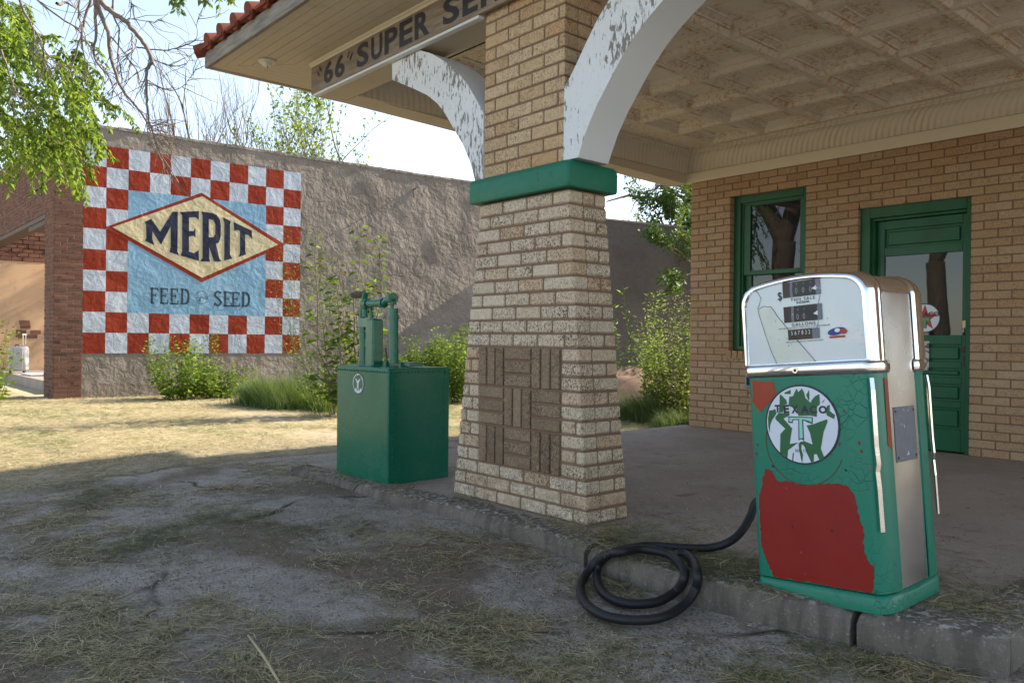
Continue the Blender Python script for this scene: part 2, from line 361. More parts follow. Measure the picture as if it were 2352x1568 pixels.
def ground_mat():
    s = NT('ground_concrete_dirt'); p = s.pos()
    v = s.n('ShaderNodeTexVoronoi', feature='DISTANCE_TO_EDGE'); v.inputs['Scale'].default_value = .62
    q = s.n('ShaderNodeTexNoise'); q.inputs['Scale'].default_value = 1.6; q.inputs['Detail'].default_value = 5; s.put(q.inputs['Vector'], p)
    wv = s.n('ShaderNodeMix', data_type='RGBA'); wv.inputs[0].default_value = .3; s.put(wv.inputs[6], p); s.put(wv.inputs[7], q.outputs['Color'])
    s.put(v.inputs['Vector'], wv.outputs[2])
    crack = s.math('MULTIPLY', s.ramp(v.outputs['Distance'], [(.0, 1.), (.012, 0.)]), s.ramp(s.noise(.9, 3), [(.45, 0.), (.55, 1.)]))
    conc = s.mix(s.ramp(s.noise(2.2, 7, .3), [(.3, 0.), (.7, 1.)]), (.275, .245, .208), (.375, .34, .297))
    conc = s.mix(s.ramp(s.noise(110, 3), [(.58, 0.), (.66, .6)]), conc, (.42, .39, .34)); conc = s.mix(s.ramp(s.noise(85, 4), [(.36, .75), (.46, 0.)]), conc, (.085, .068, .052)); conc = s.mix(s.ramp(s.noise(9, 6, .5), [(.50, 0.), (.66, .6)]), conc, (.14, .112, .085))
    dirt = s.mix(s.noise(12, 5), (.12, .094, .068), (.22, .175, .128))
    dk = s.ramp(s.noise(.75, 6, .5), [(.50, 0.), (.58, 1.)])
    col = s.mix(dk, conc, dirt); col = s.mix(crack, col, (.03, .025, .02))
    sx = s.n('ShaderNodeSeparateXYZ'); s.put(sx.inputs[0], p)
    far = s.ramp(s.math('MULTIPLY', s.math('ADD', sx.outputs[0], 6.5), -.4), [(.0, 0.), (1., 1.)])
    straw = s.mix(s.noise(5, 6), (.38, .30, .17), (.54, .44, .29))
    col = s.mix(s.math('MULTIPLY', far, .85), col, straw)
    nr = s.bump(s.math('SUBTRACT', s.math('ADD', s.math('MULTIPLY', s.noise(70, 5), .6), s.math('MULTIPLY', s.noise(4, 4), .6)), crack), .9, .016)
    return s.done(col, .92, 0, nr, .2)
M['ground'] = ground_mat()
def platform_mat(name, a, b):
    s = NT(name); kerb = name.startswith('kerb'); col = s.mix(s.ramp(s.noise(1.8, 7, .4), [(.3, 0.), (.7, 1.)]), a, b)
    col = s.mix(s.ramp(s.noise(90, 3), [(.6, 0.), (.7, .5)]), col, (.40, .36, .32)); col = s.mix(s.ramp(s.noise(5, 7, .6), [(.60, 0.), (.74, .6)]), col, (.13, .10, .08))
    if kerb:
        col = s.mix(s.math('MULTIPLY', s.ramp(s.noise(7, 5, .4, s.pos((2.2, 1, .5))), [(.45, 0.), (.62, 1.)]), .55), col, (.07, .058, .048))
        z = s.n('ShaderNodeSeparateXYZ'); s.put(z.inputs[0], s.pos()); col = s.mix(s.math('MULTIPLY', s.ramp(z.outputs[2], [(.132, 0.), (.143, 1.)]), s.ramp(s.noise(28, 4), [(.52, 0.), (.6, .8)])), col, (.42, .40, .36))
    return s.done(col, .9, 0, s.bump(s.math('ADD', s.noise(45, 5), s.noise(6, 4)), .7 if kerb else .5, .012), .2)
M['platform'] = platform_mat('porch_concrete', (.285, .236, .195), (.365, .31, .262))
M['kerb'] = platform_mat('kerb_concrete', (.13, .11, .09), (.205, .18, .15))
def leafmat(name, a, b, trans=.45):
    s = NT(name); g = s.n('ShaderNodeNewGeometry')
    col = s.mix(g.outputs['Random Per Island'], a, b)
    s.done(col, .55, 0, None, .18)
    t = s.n('ShaderNodeBsdfTranslucent'); s.put(t.inputs[0], s.mix(.5, col, (.36, .46, .05)))
    mx = s.n('ShaderNodeMixShader'); mx.inputs[0].default_value = trans
    s.t.links.new(s.b.outputs[0], mx.inputs[1]); s.t.links.new(t.outputs[0], mx.inputs[2]); s.t.links.new(mx.outputs[0], s.out.inputs[0])
    return s.mat
M['leaf'] = leafmat('elm_leaf', (.035, .09, .012), (.11, .19, .025), .5)
M['leaf_mid'] = leafmat('weed_leaf', (.028, .075, .016), (.07, .135, .03), .25)
M['leaf_bright'] = leafmat('bright_leaf', (.09, .17, .02), (.20, .28, .035), .5)
M['leaf_olive'] = leafmat('olive_leaf', (.09, .14, .035), (.17, .20, .06), .45)
M['leaf_brown'] = leafmat('dead_leaf', (.16, .07, .04), (.24, .12, .07), .25)
M['seed'] = leafmat('seed_head', (.34, .27, .17), (.50, .40, .27), .35)
M['grass'] = leafmat('long_grass', (.07, .125, .05), (.15, .20, .09), .25)
M['straw'] = leafmat('dry_straw', (.34, .275, .15), (.62, .52, .32), .15)
M['straw_green'] = leafmat('cut_grass', (.07, .12, .03), (.17, .20, .06), .2)
M['straw_dark'] = leafmat('rotted_straw', (.05, .04, .025), (.12, .09, .055), .1)
M['gravel'] = simple('brown_gravel', (.20, .13, .09), .95, 0, .4, 20, .8, 40, .1)
M['dark'] = simple('dark_interior', (.02, .02, .02), .9)

# ================================================================== SETTING: ground and porch floor
def gz(x, y):
    x = np.asarray(x, float); y = np.asarray(y, float)
    b = .085*sstep(-1.3, -5.2, x)*(1-sstep(-7.5, -11, x)) if False else .085*sstep(1.3, 5.2, -x)*(1-sstep(7.5, 11, -x))
    return b*sstep(.5, 2.7, y)*(1-sstep(4.5, 7.5, y))
def gzn(x, y): return gz(x, y) + .022*(fbm(x*1.1, y*1.1, 3)-.5) + .008*(fbm(x*6, y*6, 5)-.5)
def build_ground():
    ex = np.geomspace(1, 500, 22)
    xs = np.concatenate([-26-ex[::-1], np.arange(-26, -9, .35), np.arange(-9, 1.5, .09), 1.5+ex])
    ys = np.concatenate([-3-ex[::-1], np.arange(-3, 0, .3), np.arange(0, 4.6, .09), np.arange(4.6, 24, .35), 24+ex])
    X, Y = np.meshgrid(xs, ys); Z = gzn(X, Y); V = np.stack([X, Y, Z], -1).reshape(-1, 3)
    nx, ny = len(xs), len(ys); i = np.arange(nx-1)[None, :] + nx*np.arange(ny-1)[:, None]
    F = np.stack([i, i+1, i+1+nx, i+nx], -1).reshape(-1, 4)
    o = npmesh('ground', V, F, M['ground'], smooth=True); o['kind'] = 'structure'
build_ground()

KERB = [(-5.97, 2.86), (-5.41, 2.915), (-4.76, 2.91), (-3.95, 2.995), (-2.88, 2.985), (-2.70, 2.935), (-2.09, 2.945), (-1.44, 3.055), (-1.02, 3.155), (-.962, 3.172)]
kx = np.array([p[0] for p in KERB]); ky = np.array([p[1] for p in KERB])
def kerb_y(x): return np.interp(x, kx, ky)
def build_kerb():
    mb = MB(); prof = [(.012, -.06), (.004, .04), (.0, .10), (.006, .132), (.018, .144), (.04, .148), (.13, .147), (.22, .144), (.23, .10), (.23, -.06)]
    def seg(x0, x1, dz, tilt):
        n = max(4, int((x1-x0)/.035)); L = []
        for i in range(n+1):
            x = x0+(x1-x0)*i/n; e = min(i, n-i)/3.; e = min(1, e)
            ring = []
            for k, (o, z) in enumerate(prof):
                j = (float(fbm(x*4, k*.4+x0, 8))-.5)*.016 + (float(fbm(x*26, k*3.1, 9))-.5)*.013
                edge = .012*(1-e) if k in (3, 4, 5) else 0
                chip = max(0, float(vnoise(x*3.1, 4.4+k*.2, 21))-.72)*.10 if k in (3, 4, 5) else 0
                ring.append((x + (.008*(1-e) if i == 0 else (-.008*(1-e) if i == n else 0)) + j*.3, float(kerb_y(x)) + o + j + edge + chip*.6, z + dz + tilt*(x-x0) + j*.5 - edge - chip*.5))
            L.append(ring)
        mb.loops(L, 0, True, True, True)
    seg(-5.97, -5.05, -.012, .012); seg(-5.045, -2.815, 0, 0); seg(-2.797, -1.462, -.004, 0); seg(-1.448, -.962, .0, .0)
    # rounded end return at the right, running back toward the house
    L = []
    for i in range(30):
        y = 3.2+i*.05
        L.append([(-.962-o+ (float(fbm(y*6, k*2.1, 4))-.5)*.02, y+.04, z) for k, (o, z) in enumerate(prof)])
    mb.loops(L, 0, True, True, True)
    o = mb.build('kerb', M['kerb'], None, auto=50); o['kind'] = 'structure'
build_kerb()
def build_platform():
    xs = np.concatenate([np.arange(-6.12, -.975, .08), [-.972]]); ts = np.linspace(0, 1, 50)
    X, T = np.meshgrid(xs, ts); Y0 = kerb_y(X)+.21; Y = Y0+(8.22-Y0)*T
    Zz = .1385+.008*(fbm(X*1.5, Y*1.5, 31)-.5)+.004*(fbm(X*8, Y*8, 33)-.5)
    V = np.stack([X, Y, Zz], -1).reshape(-1, 3); nx, ny = len(xs), len(ts)
    i = np.arange(nx-1)[None, :] + nx*np.arange(ny-1)[:, None]; F = np.stack([i, i+1, i+1+nx, i+nx], -1).reshape(-1, 4)
    o = npmesh('porch_floor', V, F, M['platform'], smooth=True); o['kind'] = 'structure'
    mb = MB(); mb.box(-6.118, -6.10, 2.93, 8.22, -.1, .136); mb.box(-.972, 2.2, 4.4, 8.22, -.1, .1385)
    o = mb.build('porch_floor_edge', M['platform']); o['kind'] = 'structure'
build_platform()

# ================================================================== FILLING STATION
ST = thing('filling_station', 'tan brick filling station with deep tiled porch, green trimmed window and door', 'building', (-4.5, 8, .14))
def jit(a): return random.uniform(-a, a)
def course(mb, x0, x1, z0, z1, y, dep, phase, pitch, joint, m=0, ch=.005, first=None):
    """bricks of one course between x0 and x1; face at y"""
    cuts = [x0]; x = x0 + (first if first else pitch*phase if phase > 0 else pitch)
    while x < x1-.05: cuts.append(x); x += pitch
    cuts.append(x1)
    for a, b in zip(cuts[:-1], cuts[1:]):
        if b-a < .03: continue
        e = jit(.0018)
        mb.box(a+(joint/2 if a > x0 else 0), b-(joint/2 if b < x1 else 0), y+e, y+dep, z0+joint/2+jit(.001), z1-joint/2+jit(.001), m, None, ch)
def build_pillar():
    low = MB(); n = 23; h = 1.92/n; pan = MB()
    for i in range(n):
        t = (i+.5)/n; xl = -4.343+.288*t; xr = -3.086-.162*t; yf = 3.27-.02*t; yb = 3.62-.05*t
        z0 = .14+i*h; z1 = z0+h; J = .013
        panel = 3 <= i < 12
        odd = i % 2
        segs = [(xl, xr)] if not panel else [(xl, -4.072), (-3.302, xr)]
        for (a, b) in segs:
            if b-a < .02: continue
            if panel:
                if a == xl: course(low, a, b, z0, z1, yf, .12, .5, .225 if odd else .12, J, 0, .006)
                else: course(low, a, b - (.0 if odd else .0), z0, z1, yf, .12, 0, .28 if odd else .115, J, 0, .008)
            else: course(low, a, b, z0, z1, yf, .12, .5 if odd else 0, .226, J, 0, .007)
        # right side: the corner brick turns, then one more
        if odd: low.box(xr-.11, xr+jit(.001), yf+.125, yb, z0+J/2, z1-J/2, 0, None, .009)
        else:
            low.box(xr-.11, xr+jit(.001), yf+.125, yb-.10, z0+J/2, z1-J/2, 0, None, .009); low.box(xr-.11, xr, yb-.088, yb, z0+J/2, z1-J/2, 0, None, .009)
        low.box(xl, xl+.11, yf+.125, yb, z0+J/2, z1-J/2, 0, None, .009)
    core = MB()
    for i in range(n):
        t = (i+.5)/n; xl = -4.343+.288*t; xr = -3.086-.162*t; yf = 3.27-.02*t; yb = 3.62-.05*t
        core.box(xl+.008, xr-.008, yf+.009, yb-.008, .14+i*h-.001*(i > 0), .14+(i+1)*h)
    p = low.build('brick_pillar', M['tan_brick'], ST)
    core.build('mortar_core', M['mortar'], p)
    z0, x0 = .14+3*h, -4.068; bw = .2545; bh = 3*h
    for r_ in range(3):
        for c in range(3):
            a = x0+c*bw; zb = z0+r_*bh
            for k in range(3):
                yy = 3.262 - .02*((r_*3)/20.) + jit(.002)
                if (r_+c) % 2 == 0: pan.box(a+k*bw/3+.008, a+(k+1)*bw/3-.008, yy, yy+.05, zb+.007+jit(.002), zb+bh-.007, 0, None, .004)
                else: pan.box(a+.007, a+bw-.007, yy, yy+.05, zb+k*bh/3+.008, zb+(k+1)*bh/3-.008, 0, None, .004)
    pan.build('basketweave_panel', M['panel_brick'], p)
    cp = MB(); L = []
    def rr(x0, x1, y0, y1, r_, z):
        P = []
        for cx, cy, a0 in ((x1-r_, y1-r_, 0), (x0+r_, y1-r_, 90), (x0+r_, y0+r_, 180), (x1-r_, y0+r_, 270)):
            for k in range(5): a = R(a0+k*22.5); P.append((cx+r_*math.cos(a), cy+r_*math.sin(a), z))
        return P
    for e, z in ((-.02, 2.066), (-.004, 2.068), (0, 2.08), (0, 2.13), (0, 2.18), (-.004, 2.204), (-.016, 2.218), (-.05, 2.22)):
        L.append(rr(-4.12-e*1, -3.198+e, 3.2-e, 3.63+e, .022, z))
    cp.loops(L, 0, True, True, True); c = cp.build('pillar_cap', M['green_cap'], p, auto=40)
    up = MB(); z = 2.222; i = 0; H = .0835
    while z < 3.53:
        z1 = min(z+H, 3.53); odd = i % 2; J = .012
        course(up, -4.02, -3.29, z, z1, 3.25, .11, 0, .226, J, 0, .004, .105 if odd else None)
        if odd: up.box(-3.40, -3.29, 3.365, 3.57, z+J/2, z1-J/2, 0, None, .004)
        else: up.box(-3.40, -3.29, 3.365, 3.47, z+J/2, z1-J/2, 0, None, .004); up.box(-3.40, -3.29, 3.48, 3.57, z+J/2, z1-J/2, 0, None, .004)
        up.box(-4.02, -3.91, 3.365, 3.57, z+J/2, z1-J/2, 0, None, .004)
        z = z1; i += 1
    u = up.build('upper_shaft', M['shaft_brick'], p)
    co = MB(); co.box(-4.012, -3.298, 3.258, 3.562, 2.222, 3.54); co.build('shaft_mortar', M['mortar'], p)
build_pillar()

# ---- house walls
WIN = (-5.43, -4.47, 1.09, 2.925); DOOR = (-3.885, -2.808, .14, 2.606)
def build_house():
    b = MB(); h = .0812; z = .14; i = 0; XL, XR = -5.99, 1.6
    while z < 3.2:
        z1 = z+h; iv = [(XL, XR)]
        for (a, c, lo, hi) in (WIN, DOOR):
            if z1 > lo+.02 and z < hi-.045:
                iv = [q for (p0, p1) in iv for q in ((p0, min(p1, a)), (max(p0, c), p1)) if q[1]-q[0] > .02]
        for (p0, p1) in iv:
            # keep one bond across the whole wall
            ph = .5 if i % 2 else 0.; k0 = math.floor((p0-XL)/.235 - ph)+1+ph; first = XL+k0*.235-p0
            if first < .05: first += .235
            course(b, p0, p1, z, z1, 8.15, .105, 0, .235, .012, 0, .004, first)
        z = z1; i += 1
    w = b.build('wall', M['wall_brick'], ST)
    m = MB(); y0, y1 = 8.158, 8.5
    xs = sorted([XL+.01, WIN[0]+.0, WIN[1], DOOR[0], DOOR[1], XR])
    m.box(XL+.008, WIN[0]-.006, y0, y1, -.05, 3.45); m.box(WIN[1]+.006, DOOR[0]-.006, y0, y1, -.05, 3.45); m.box(DOOR[1]+.006, XR, y0, y1, -.05, 3.45)
    m.box(WIN[0]-.006, WIN[1]+.006, y0, y1, -.05, WIN[2]-.01); m.box(WIN[0]-.006, WIN[1]+.006, y0, y1, WIN[3]+.01, 3.45)
    m.box(DOOR[0]-.006, DOOR[1]+.006, y0, y1, DOOR[3]+.01, 3.45); m.box(DOOR[0]-.006, DOOR[1]+.006, y0, y1, -.05, .13)
    m.box(XL+.008, XL+.3, y1, 12.6, -.05, 3.45); m.box(XL+.3, XR, 12.3, 12.6, -.05, 3.45); m.box(XR-.3, XR, y1, 12.3, -.05, 3.45)
    m.build('mortar_joints', M['mortar'], w)
    # rear and side brick skin
    sb = MB(); z = .14; i = 0
    while z < 3.2:
        yy = 8.27+(0.1 if i % 2 else 0)
        while yy < 12.5: sb.box(XL, XL+.1, yy, min(yy+.223, 12.6), z+.006, z+h-.006, 0); yy += .235
        z += h; i += 1
    sb.build('side_wall', M['wall_brick'], ST)
    si = MB(); x = WIN[0]-.03
    while x < WIN[1]: si.box(x, x+.068, 8.138, 8.25, .985, 1.083, 0, None, .006); x += .079
    si.build('window_sill', M['wall_brick'], ST)
    d = MB(); d.box(XL+.3, XR-.3, 8.62, 8.64, 0, 3.4); d.build('dark_room_sheet', M['dark'], ST)  # near-black sheet stands in for the unlit room behind the panes
    # ---- window
    f = MB(); a, c, lo, hi = WIN; y = 8.235
    f.box(a-.004, a+.085, y, 8.36, lo, hi, 0, None, .004); f.box(c-.075, c+.004, y, 8.36, lo, hi, 0, None, .004); f.box(a+.085, c-.075, y, 8.36, hi-.10, hi, 0, None, .004); f.box(a+.085, c-.075, y-.02, 8.36, lo, lo+.05, 0, None, .004)
    f.box(a+.085, a+.11, y+.03, 8.36, lo+.05, hi-.1); f.box(c-.10, c-.075, y+.03, 8.36, lo+.05, hi-.1); f.box(a+.11, c-.1, y+.03, 8.36, hi-.125, hi-.1)
    wf = f.build('window', M['green_trim'], ST, auto=30)
    gx0, gx1 = -5.235, -4.605
    for nm, zt, zb, yy in (('sash', 2.80, 2.025, 8.275), ('sash', 1.985, 1.16, 8.31)):
        s_ = MB(); s_.box(a+.11, gx0, yy, yy+.04, zb-.05, zt+.0, 0, None, .003); s_.box(gx1, c-.1, yy, yy+.04, zb-.05, zt, 0, None, .003); s_.box(gx0, gx1, yy, yy+.04, zb-.05, zb, 0, None, .003); s_.box(gx0, gx1, yy, yy+.04, zt-.015, zt+.012, 0, None, .003)
        sh = s_.build(nm, M['green_trim'], wf, auto=30)
        g = MB(); g.quad((gx0-.004, yy+.022, zb-.004), (gx1+.004, yy+.022, zb-.004), (gx1+.004, yy+.022, zt-.01), (gx0-.004, yy+.022, zt-.01)); g.build('pane', M['glass'], wf)
    # ---- door
    a, c, lo, hi = DOOR; f = MB(); y = 8.20
    f.box(a-.004, a+.10, y, 8.40, lo, hi, 0, None, .004); f.box(c-.055, c+.004, y, 8.40, lo, hi, 0, None, .004); f.box(a+.10, c-.055, y, 8.40, hi-.13, hi, 0, None, .004); f.box(a+.10, a+.125, y+.05, 8.40, lo, hi-.13); f.box(a+.125, c-.055, y+.05, 8.40, hi-.155, hi-.13)
    lf = MB(); x0, x1 = a+.128, c-.057; yb = 8.315; g0, g1 = -3.685, -2.935; zt, zg0, zg1 = hi-.157, 1.275, 2.085
    lf.box(x0, x1, yb+.03, yb+.045, lo+.005, zg0-.01); lf.box(x0, x1, yb+.03, yb+.045, zg1+.01, zt)
    lf.box(x0, g0, yb, yb+.045, lo+.005, zt, 0, None, .003); lf.box(g1, x1, yb, yb+.045, lo+.005, zt, 0, None, .003)
    rails = [(zg1, zg1+.085), (2.36, zt), (zg0-.09, zg0), (.985-.03, .985+.03), (.80, .86), (.57, .63), (lo+.005, .36)]
    for r0, r1 in rails: lf.box(g0, g1, yb, yb+.044, r0, r1, 0, None, .003)
    ppz = [(zg1+.085, 2.36), (1.015, zg0-.09), (.86, .955), (.63, .80), (.36, .57)]
    for r0, r1 in ppz: lf.box(g0+.03, g1-.03, yb+.012, yb+.032, r0+.025, r1-.025, 0, None, .008)
    dr = lf.build('door', M['door_green'], ST, auto=30)
    f.build('door_frame', M['green_trim'], dr, auto=30)
    g = MB(); g.quad((g0-.004, yb+.02, zg0-.004), (g1+.004, yb+.02, zg0-.004), (g1+.004, yb+.02, zg1+.004), (g0-.004, yb+.02, zg1+.004)); g.build('pane', M['glass'], dr)
    k = MB(); kx_, kz = -2.905, 1.137
    for rr_, yy0, yy1 in ((.028, yb-.008, yb), (.012, yb-.04, yb-.008), (.027, yb-.065, yb-.04)): k.tube([(kx_, yy0, kz), (kx_, yy1, kz)], rr_, 14)
    k.box(kx_-.02, kx_+.02, yb-.006, yb, kz-.17, kz-.06); k.build('knob', M['black'], dr, auto=40)
    k = MB(); k.box(-2.925, -2.89, yb-.03, yb, 1.34, 1.42, 0, None, .004); k.tube([(-2.907, yb-.035, 1.34), (-2.907, yb-.045, 1.30), (-2.907, yb-.02, 1.28)], .008, 8); k.build('padlock', M['brass'], dr, auto=40)
    # round sticker on the glass
    cx, cz, rr_ = -3.283, 1.445, .147; ys = yb+.016
    s_ = MB(); ring = lambda r_, y_: [(cx+r_*math.cos(2*math.pi*j/40), y_, cz+r_*math.sin(2*math.pi*j/40)) for j in range(40)]
    s_.poly(ring(rr_, ys)[::-1], 0); s_.poly(ring(rr_*.93, ys-.001)[::-1], 1)
    star = [(cx+(.93 if j % 2 == 0 else .36)*rr_*math.cos(R(90+36*j)), ys-.002, cz+(.93 if j % 2 == 0 else .36)*rr_*math.sin(R(90+36*j))) for j in range(10)]
    s_.tess(star, (), 2)
    l = s_; l.add(*text_mesh('TEXACO', .062, frame((cx, ys-.004, cz+.035), (1, 0, 0), (0, 0, 1)), .002, 1.1), 0)
    T = lambda w0, w1, y_: ([(cx-w0, y_, cz+.008), (cx+w0, y_, cz+.008), (cx+w0, y_, cz-.038), (cx+w0-.018, y_, cz-.03), (cx+w1, y_, cz-.02), (cx+w1, y_, cz-.1), (cx-w1, y_, cz-.1), (cx-w1, y_, cz-.02), (cx-w0+.018, y_, cz-.03), (cx-w0, y_, cz-.038)])
    l.tess(T(.052, .018, ys-.004), (), 0); l.tess([(cx+(x_-cx)*.86, ys-.005, cz-.035+(z_-cz+.035)*.90) for x_, y_, z_ in T(.052, .016, ys)], (), 3); s_.build('round_sticker', [M['ink'], M['emblem_white'], M['emblem_red'], M['sticker_green']], dr, fixn=False)
    n_ = MB(); n_.box(-3.42, -3.232, yb-.004, yb-.001, .925, 1.215); n_.build('notice', M['paper'], dr)
build_house()

# ---- porch roof
def build_porch():
    ZS = 3.54
    # planked soffit with a mitred corner
    s = MB(); C0 = (-7.0, 2.57); C1 = (-6.32, 3.2); pw = .0875; g = .004
    n = int((C1[1]-C0[1])/pw)+1
    for k in range(n):
        y0 = C0[1]+k*pw; y1 = min(y0+pw, C1[1])-g
        f0 = (y0-C0[1])/(C1[1]-C0[1]); f1 = (y1-C0[1])/(C1[1]-C0[1])
        xa = C0[0]+(C1[0]-C0[0])*f0; xb = C0[0]+(C1[0]-C0[0])*f1
        cuts = [None]; x = xa + .9 + (k*1.37) % 2.1
        segs = []; px = None
        while x < 2.2: segs.append(x); x += 3.66
        bounds = segs+[2.2]; st_ = None
        for j, b in enumerate(bounds):
            l0, l1 = (xa, xb) if j == 0 else (bounds[j-1]+.003, bounds[j-1]+.003)
            zz = ZS + (k % 3)*.0006
            s.loops([[(l0, y0, zz), (b, y0, zz), (b, y1, zz), (l1, y1, zz)], [(l0, y0, zz+.02), (b, y0, zz+.02), (b, y1, zz+.02), (l1, y1, zz+.02)]], 0, True, True, True)
        u0 = C0[0]+(k*pw)*(C1[0]-C0[0])/(C1[1]-C0[1]); 
    m = int((C1[0]-C0[0])/pw)+1
    for k in range(m):
        x0 = C0[0]+k*pw; x1 = min(x0+pw, C1[0])-g
        ya = C0[1]+(x0-C0[0])/(C1[0]-C0[0])*(C1[1]-C0[1]); yb = C0[1]+(x1-C0[0])/(C1[0]-C0[0])*(C1[1]-C0[1])
        s.loops([[(x0, ya+.003, ZS), (x1, yb+.003, ZS), (x1, 8.1, ZS), (x0, 8.1, ZS)], [(x0, ya+.003, ZS+.02), (x1, yb+.003, ZS+.02), (x1, 8.1, ZS+.02), (x0, 8.1, ZS+.02)]], 0, True, True, True)
    s.build('soffit', M['cream'], ST)
    b = MB(); b.box(-6.99, 2.2, 2.58, 3.2, ZS+.022, ZS+.03); b.box(-6.99, -6.33, 3.2, 8.1, ZS+.022, ZS+.03); b.build('soffit_backing', M['dark'], ST)
    t = MB(); t.prism([(0, 3.198, ZS-.002), (0, 3.168, ZS-.002), (0, 3.172, ZS-.014), (0, 3.184, ZS-.020), (0, 3.190, ZS-.034), (0, 3.198, ZS-.036)], (-6.33, 0, 0), (2.2, 0, 0))
    t.build('soffit_moulding', M['cream_light'], ST)
    fs = MB(); fs.box(-7.03, 2.2, 2.535, 2.57, 3.525, 3.66, 0, None, .004); fs.build('fascia_board', M['grey_wood'], ST)
    fs = MB(); fs.box(-7.03, -7.0, 2.57, 8.2, 3.525, 3.66, 0, None, .004); fs.build('side_fascia', M['cream'], ST)
    # beams
    bm_ = MB()
    for x0, x1 in ((-6.31, -4.022), (-3.288, 2.2)): bm_.box(x0, x1, 3.222, 3.485, 3.268, 3.535, 0, None, .004)
    bm_.build('front_beam', M['cream'], ST)
    lb = MB(); P = [(-6.32, 3.488, 3.268), (-6.06, 3.488, 3.268), (-6.06, 8.148, 3.142), (-6.32, 8.148, 3.142)]
    lb.loops([P, [(x, y, 3.538) for x, y, z in P]], 0, True, True, True)
    # the visible stub left of the front beam
    lb.box(-6.322, -6.3105, 3.2, 3.488, 3.268, 3.538)
    lb.build('side_beam', M['cream'], ST)
    sb = MB(); sb.box(-6.325, 2.2, 3.192, 3.22, 3.276, 3.522, 0, None, .003)
    tr = MB()
    for x0, x1 in ((-6.29, -4.024), (-3.286, 2.2)): tr.box(x0, x1, 3.196, 3.24, 3.256, 3.274)
    # painted words
    def sp(cx, cy): p = onY((740+cx*.2126)*.9408, cy*.2126*.9408, 3.19); return p.x, p.z
    l = sb
    def glyph(ch, x0, x1, z0, z1, bold=.032):
        V, F = text_mesh(ch, 1, Matrix.Identity(4), bold)
        V = np.array(V); mn = V.min(0); mx_ = V.max(0)
        V[:, 0] = x0+(V[:, 0]-mn[0])/(mx_[0]-mn[0])*(x1-x0); zz = z0+(V[:, 1]-mn[1])/(mx_[1]-mn[1])*(z1-z0)
        l.add([(v[0], 3.1895, z_) for v, z_ in zip(V, zz)], F, 1)
    zb, zt = 3.305, 3.487
    X = lambda cx, cy: sp(cx, cy)[0]
    for ch, a, ca, b, cb in (('6', 238, 870, 342, 860), ('6', 365, 800, 475, 790), ('S', 618, 690, 752, 660), ('U', 780, 590, 908, 560), ('P', 935, 510, 1085, 400), ('E', 1105, 440, 1255, 380), ('R', 1280, 360, 1450, 290), ('S', 1605, 200, 1795, 120), ('E', 1830, 90, 2005, 20)):
        glyph(ch, X(a, ca), X(b, cb), zb, zt)
    x = X(2040, 0); 
    for ch, w in (('R', .21), ('V', .22), ('I', .05), ('C', .21), ('E', .17)): glyph(ch, x, x+w, zb, zt); x += w+.06
    for q in ([(158, 835), (170, 820), (195, 860), (180, 880)], [(182, 770), (195, 758), (213, 805), (200, 825)], [(502, 662), (530, 590), (537, 600), (512, 670)], [(530, 690), (560, 600), (570, 608), (545, 697)]):
        l.tess([(sp(*p)[0], 3.1895, sp(*p)[1]) for p in q], (), 1)
    sgn = sb.build('sign_board', [M['sign_wood'], M['ink']], ST, fixn=False)
    tr.build('white_trim', M['white_smooth'], sgn)
    # knee braces
    lo = [(-5.126, 3.255), (-4.76, 3.255), (-4.63, 3.20), (-4.50, 3.125), (-4.39, 3.05), (-4.288, 2.968), (-4.20, 2.88), (-4.127, 2.79), (-4.07, 2.715), (-4.025, 2.65), (-4.025, 2.225), (-4.107, 2.225), (-4.135, 2.30), (-4.166, 2.367), (-4.25, 2.50), (-4.347, 2.615), (-4.44, 2.73), (-4.537, 2.825), (-4.66, 2.91), (-4.81, 2.985), (-4.96, 3.055), (-5.123, 3.13)]
    ro = [(-3.286, 2.225), (-3.286, 2.64), (-3.24, 2.695), (-3.19, 2.757), (-3.11, 2.865), (-3.025, 2.97), (-2.94, 3.05), (-2.82, 3.14), (-2.69, 3.21), (-2.55, 3.258), (-2.1, 3.258), (-2.1, 3.14), (-2.26, 3.085), (-2.42, 3.015), (-2.571, 2.931), (-2.665, 2.872), (-2.752, 2.805), (-2.845, 2.715), (-2.924, 2.62), (-3.02, 2.50), (-3.094, 2.385), (-3.14, 2.29), (-3.168, 2.225)]
    for poly in (lo, ro):
        k = MB(); k.loops([[(x, 3.246, z) for x, z in poly], [(x, 3.5, z) for x, z in poly]], 1)
        k.tess([(x, 3.246, z) for x, z in poly], (), 0); k.tess([(x, 3.5, z) for x, z in poly], (), 1)
        k.build('arched_brace', [M['peel'], M['white_smooth']], ST, auto=40)
    # pressed tin ceiling
    c = MB(); P_ = .66; steps = [(0, 3.49), (.004, 3.486), (.03, 3.486), (.036, 3.492), (.062, 3.520), (.085, 3.521), (.089, 3.530), (.13, 3.548), (.15, 3.548), (.154, 3.556), (.185, 3.560), (.198, 3.552)]
    nx = 12; X0 = -5.49; rows = [3.90+.66*k for k in range(6)]
    for i in range(nx):
        for yb in rows:
            xa, xb, ya, ye = X0+i*P_, X0+(i+1)*P_, yb, yb+P_
            c.loops([[(xa+o, ya+o, z), (xb-o, ya+o, z), (xb-o, ye-o, z), (xa+o, ye-o, z)] for o, z in steps], 0, True, False, True)
    xa, xb, ya, yb = X0, X0+nx*P_, rows[0], rows[-1]+P_
    for q in ((-6.06, xa, 3.485, 8.15), (xb, xb+.3, 3.485, 8.15), (xa, xb, 3.485, ya), (xa, xb, yb, 8.15)): c.quad((q[0], q[2], 3.5), (q[1], q[2], 3.5), (q[1], q[3], 3.5), (q[0], q[3], 3.5))
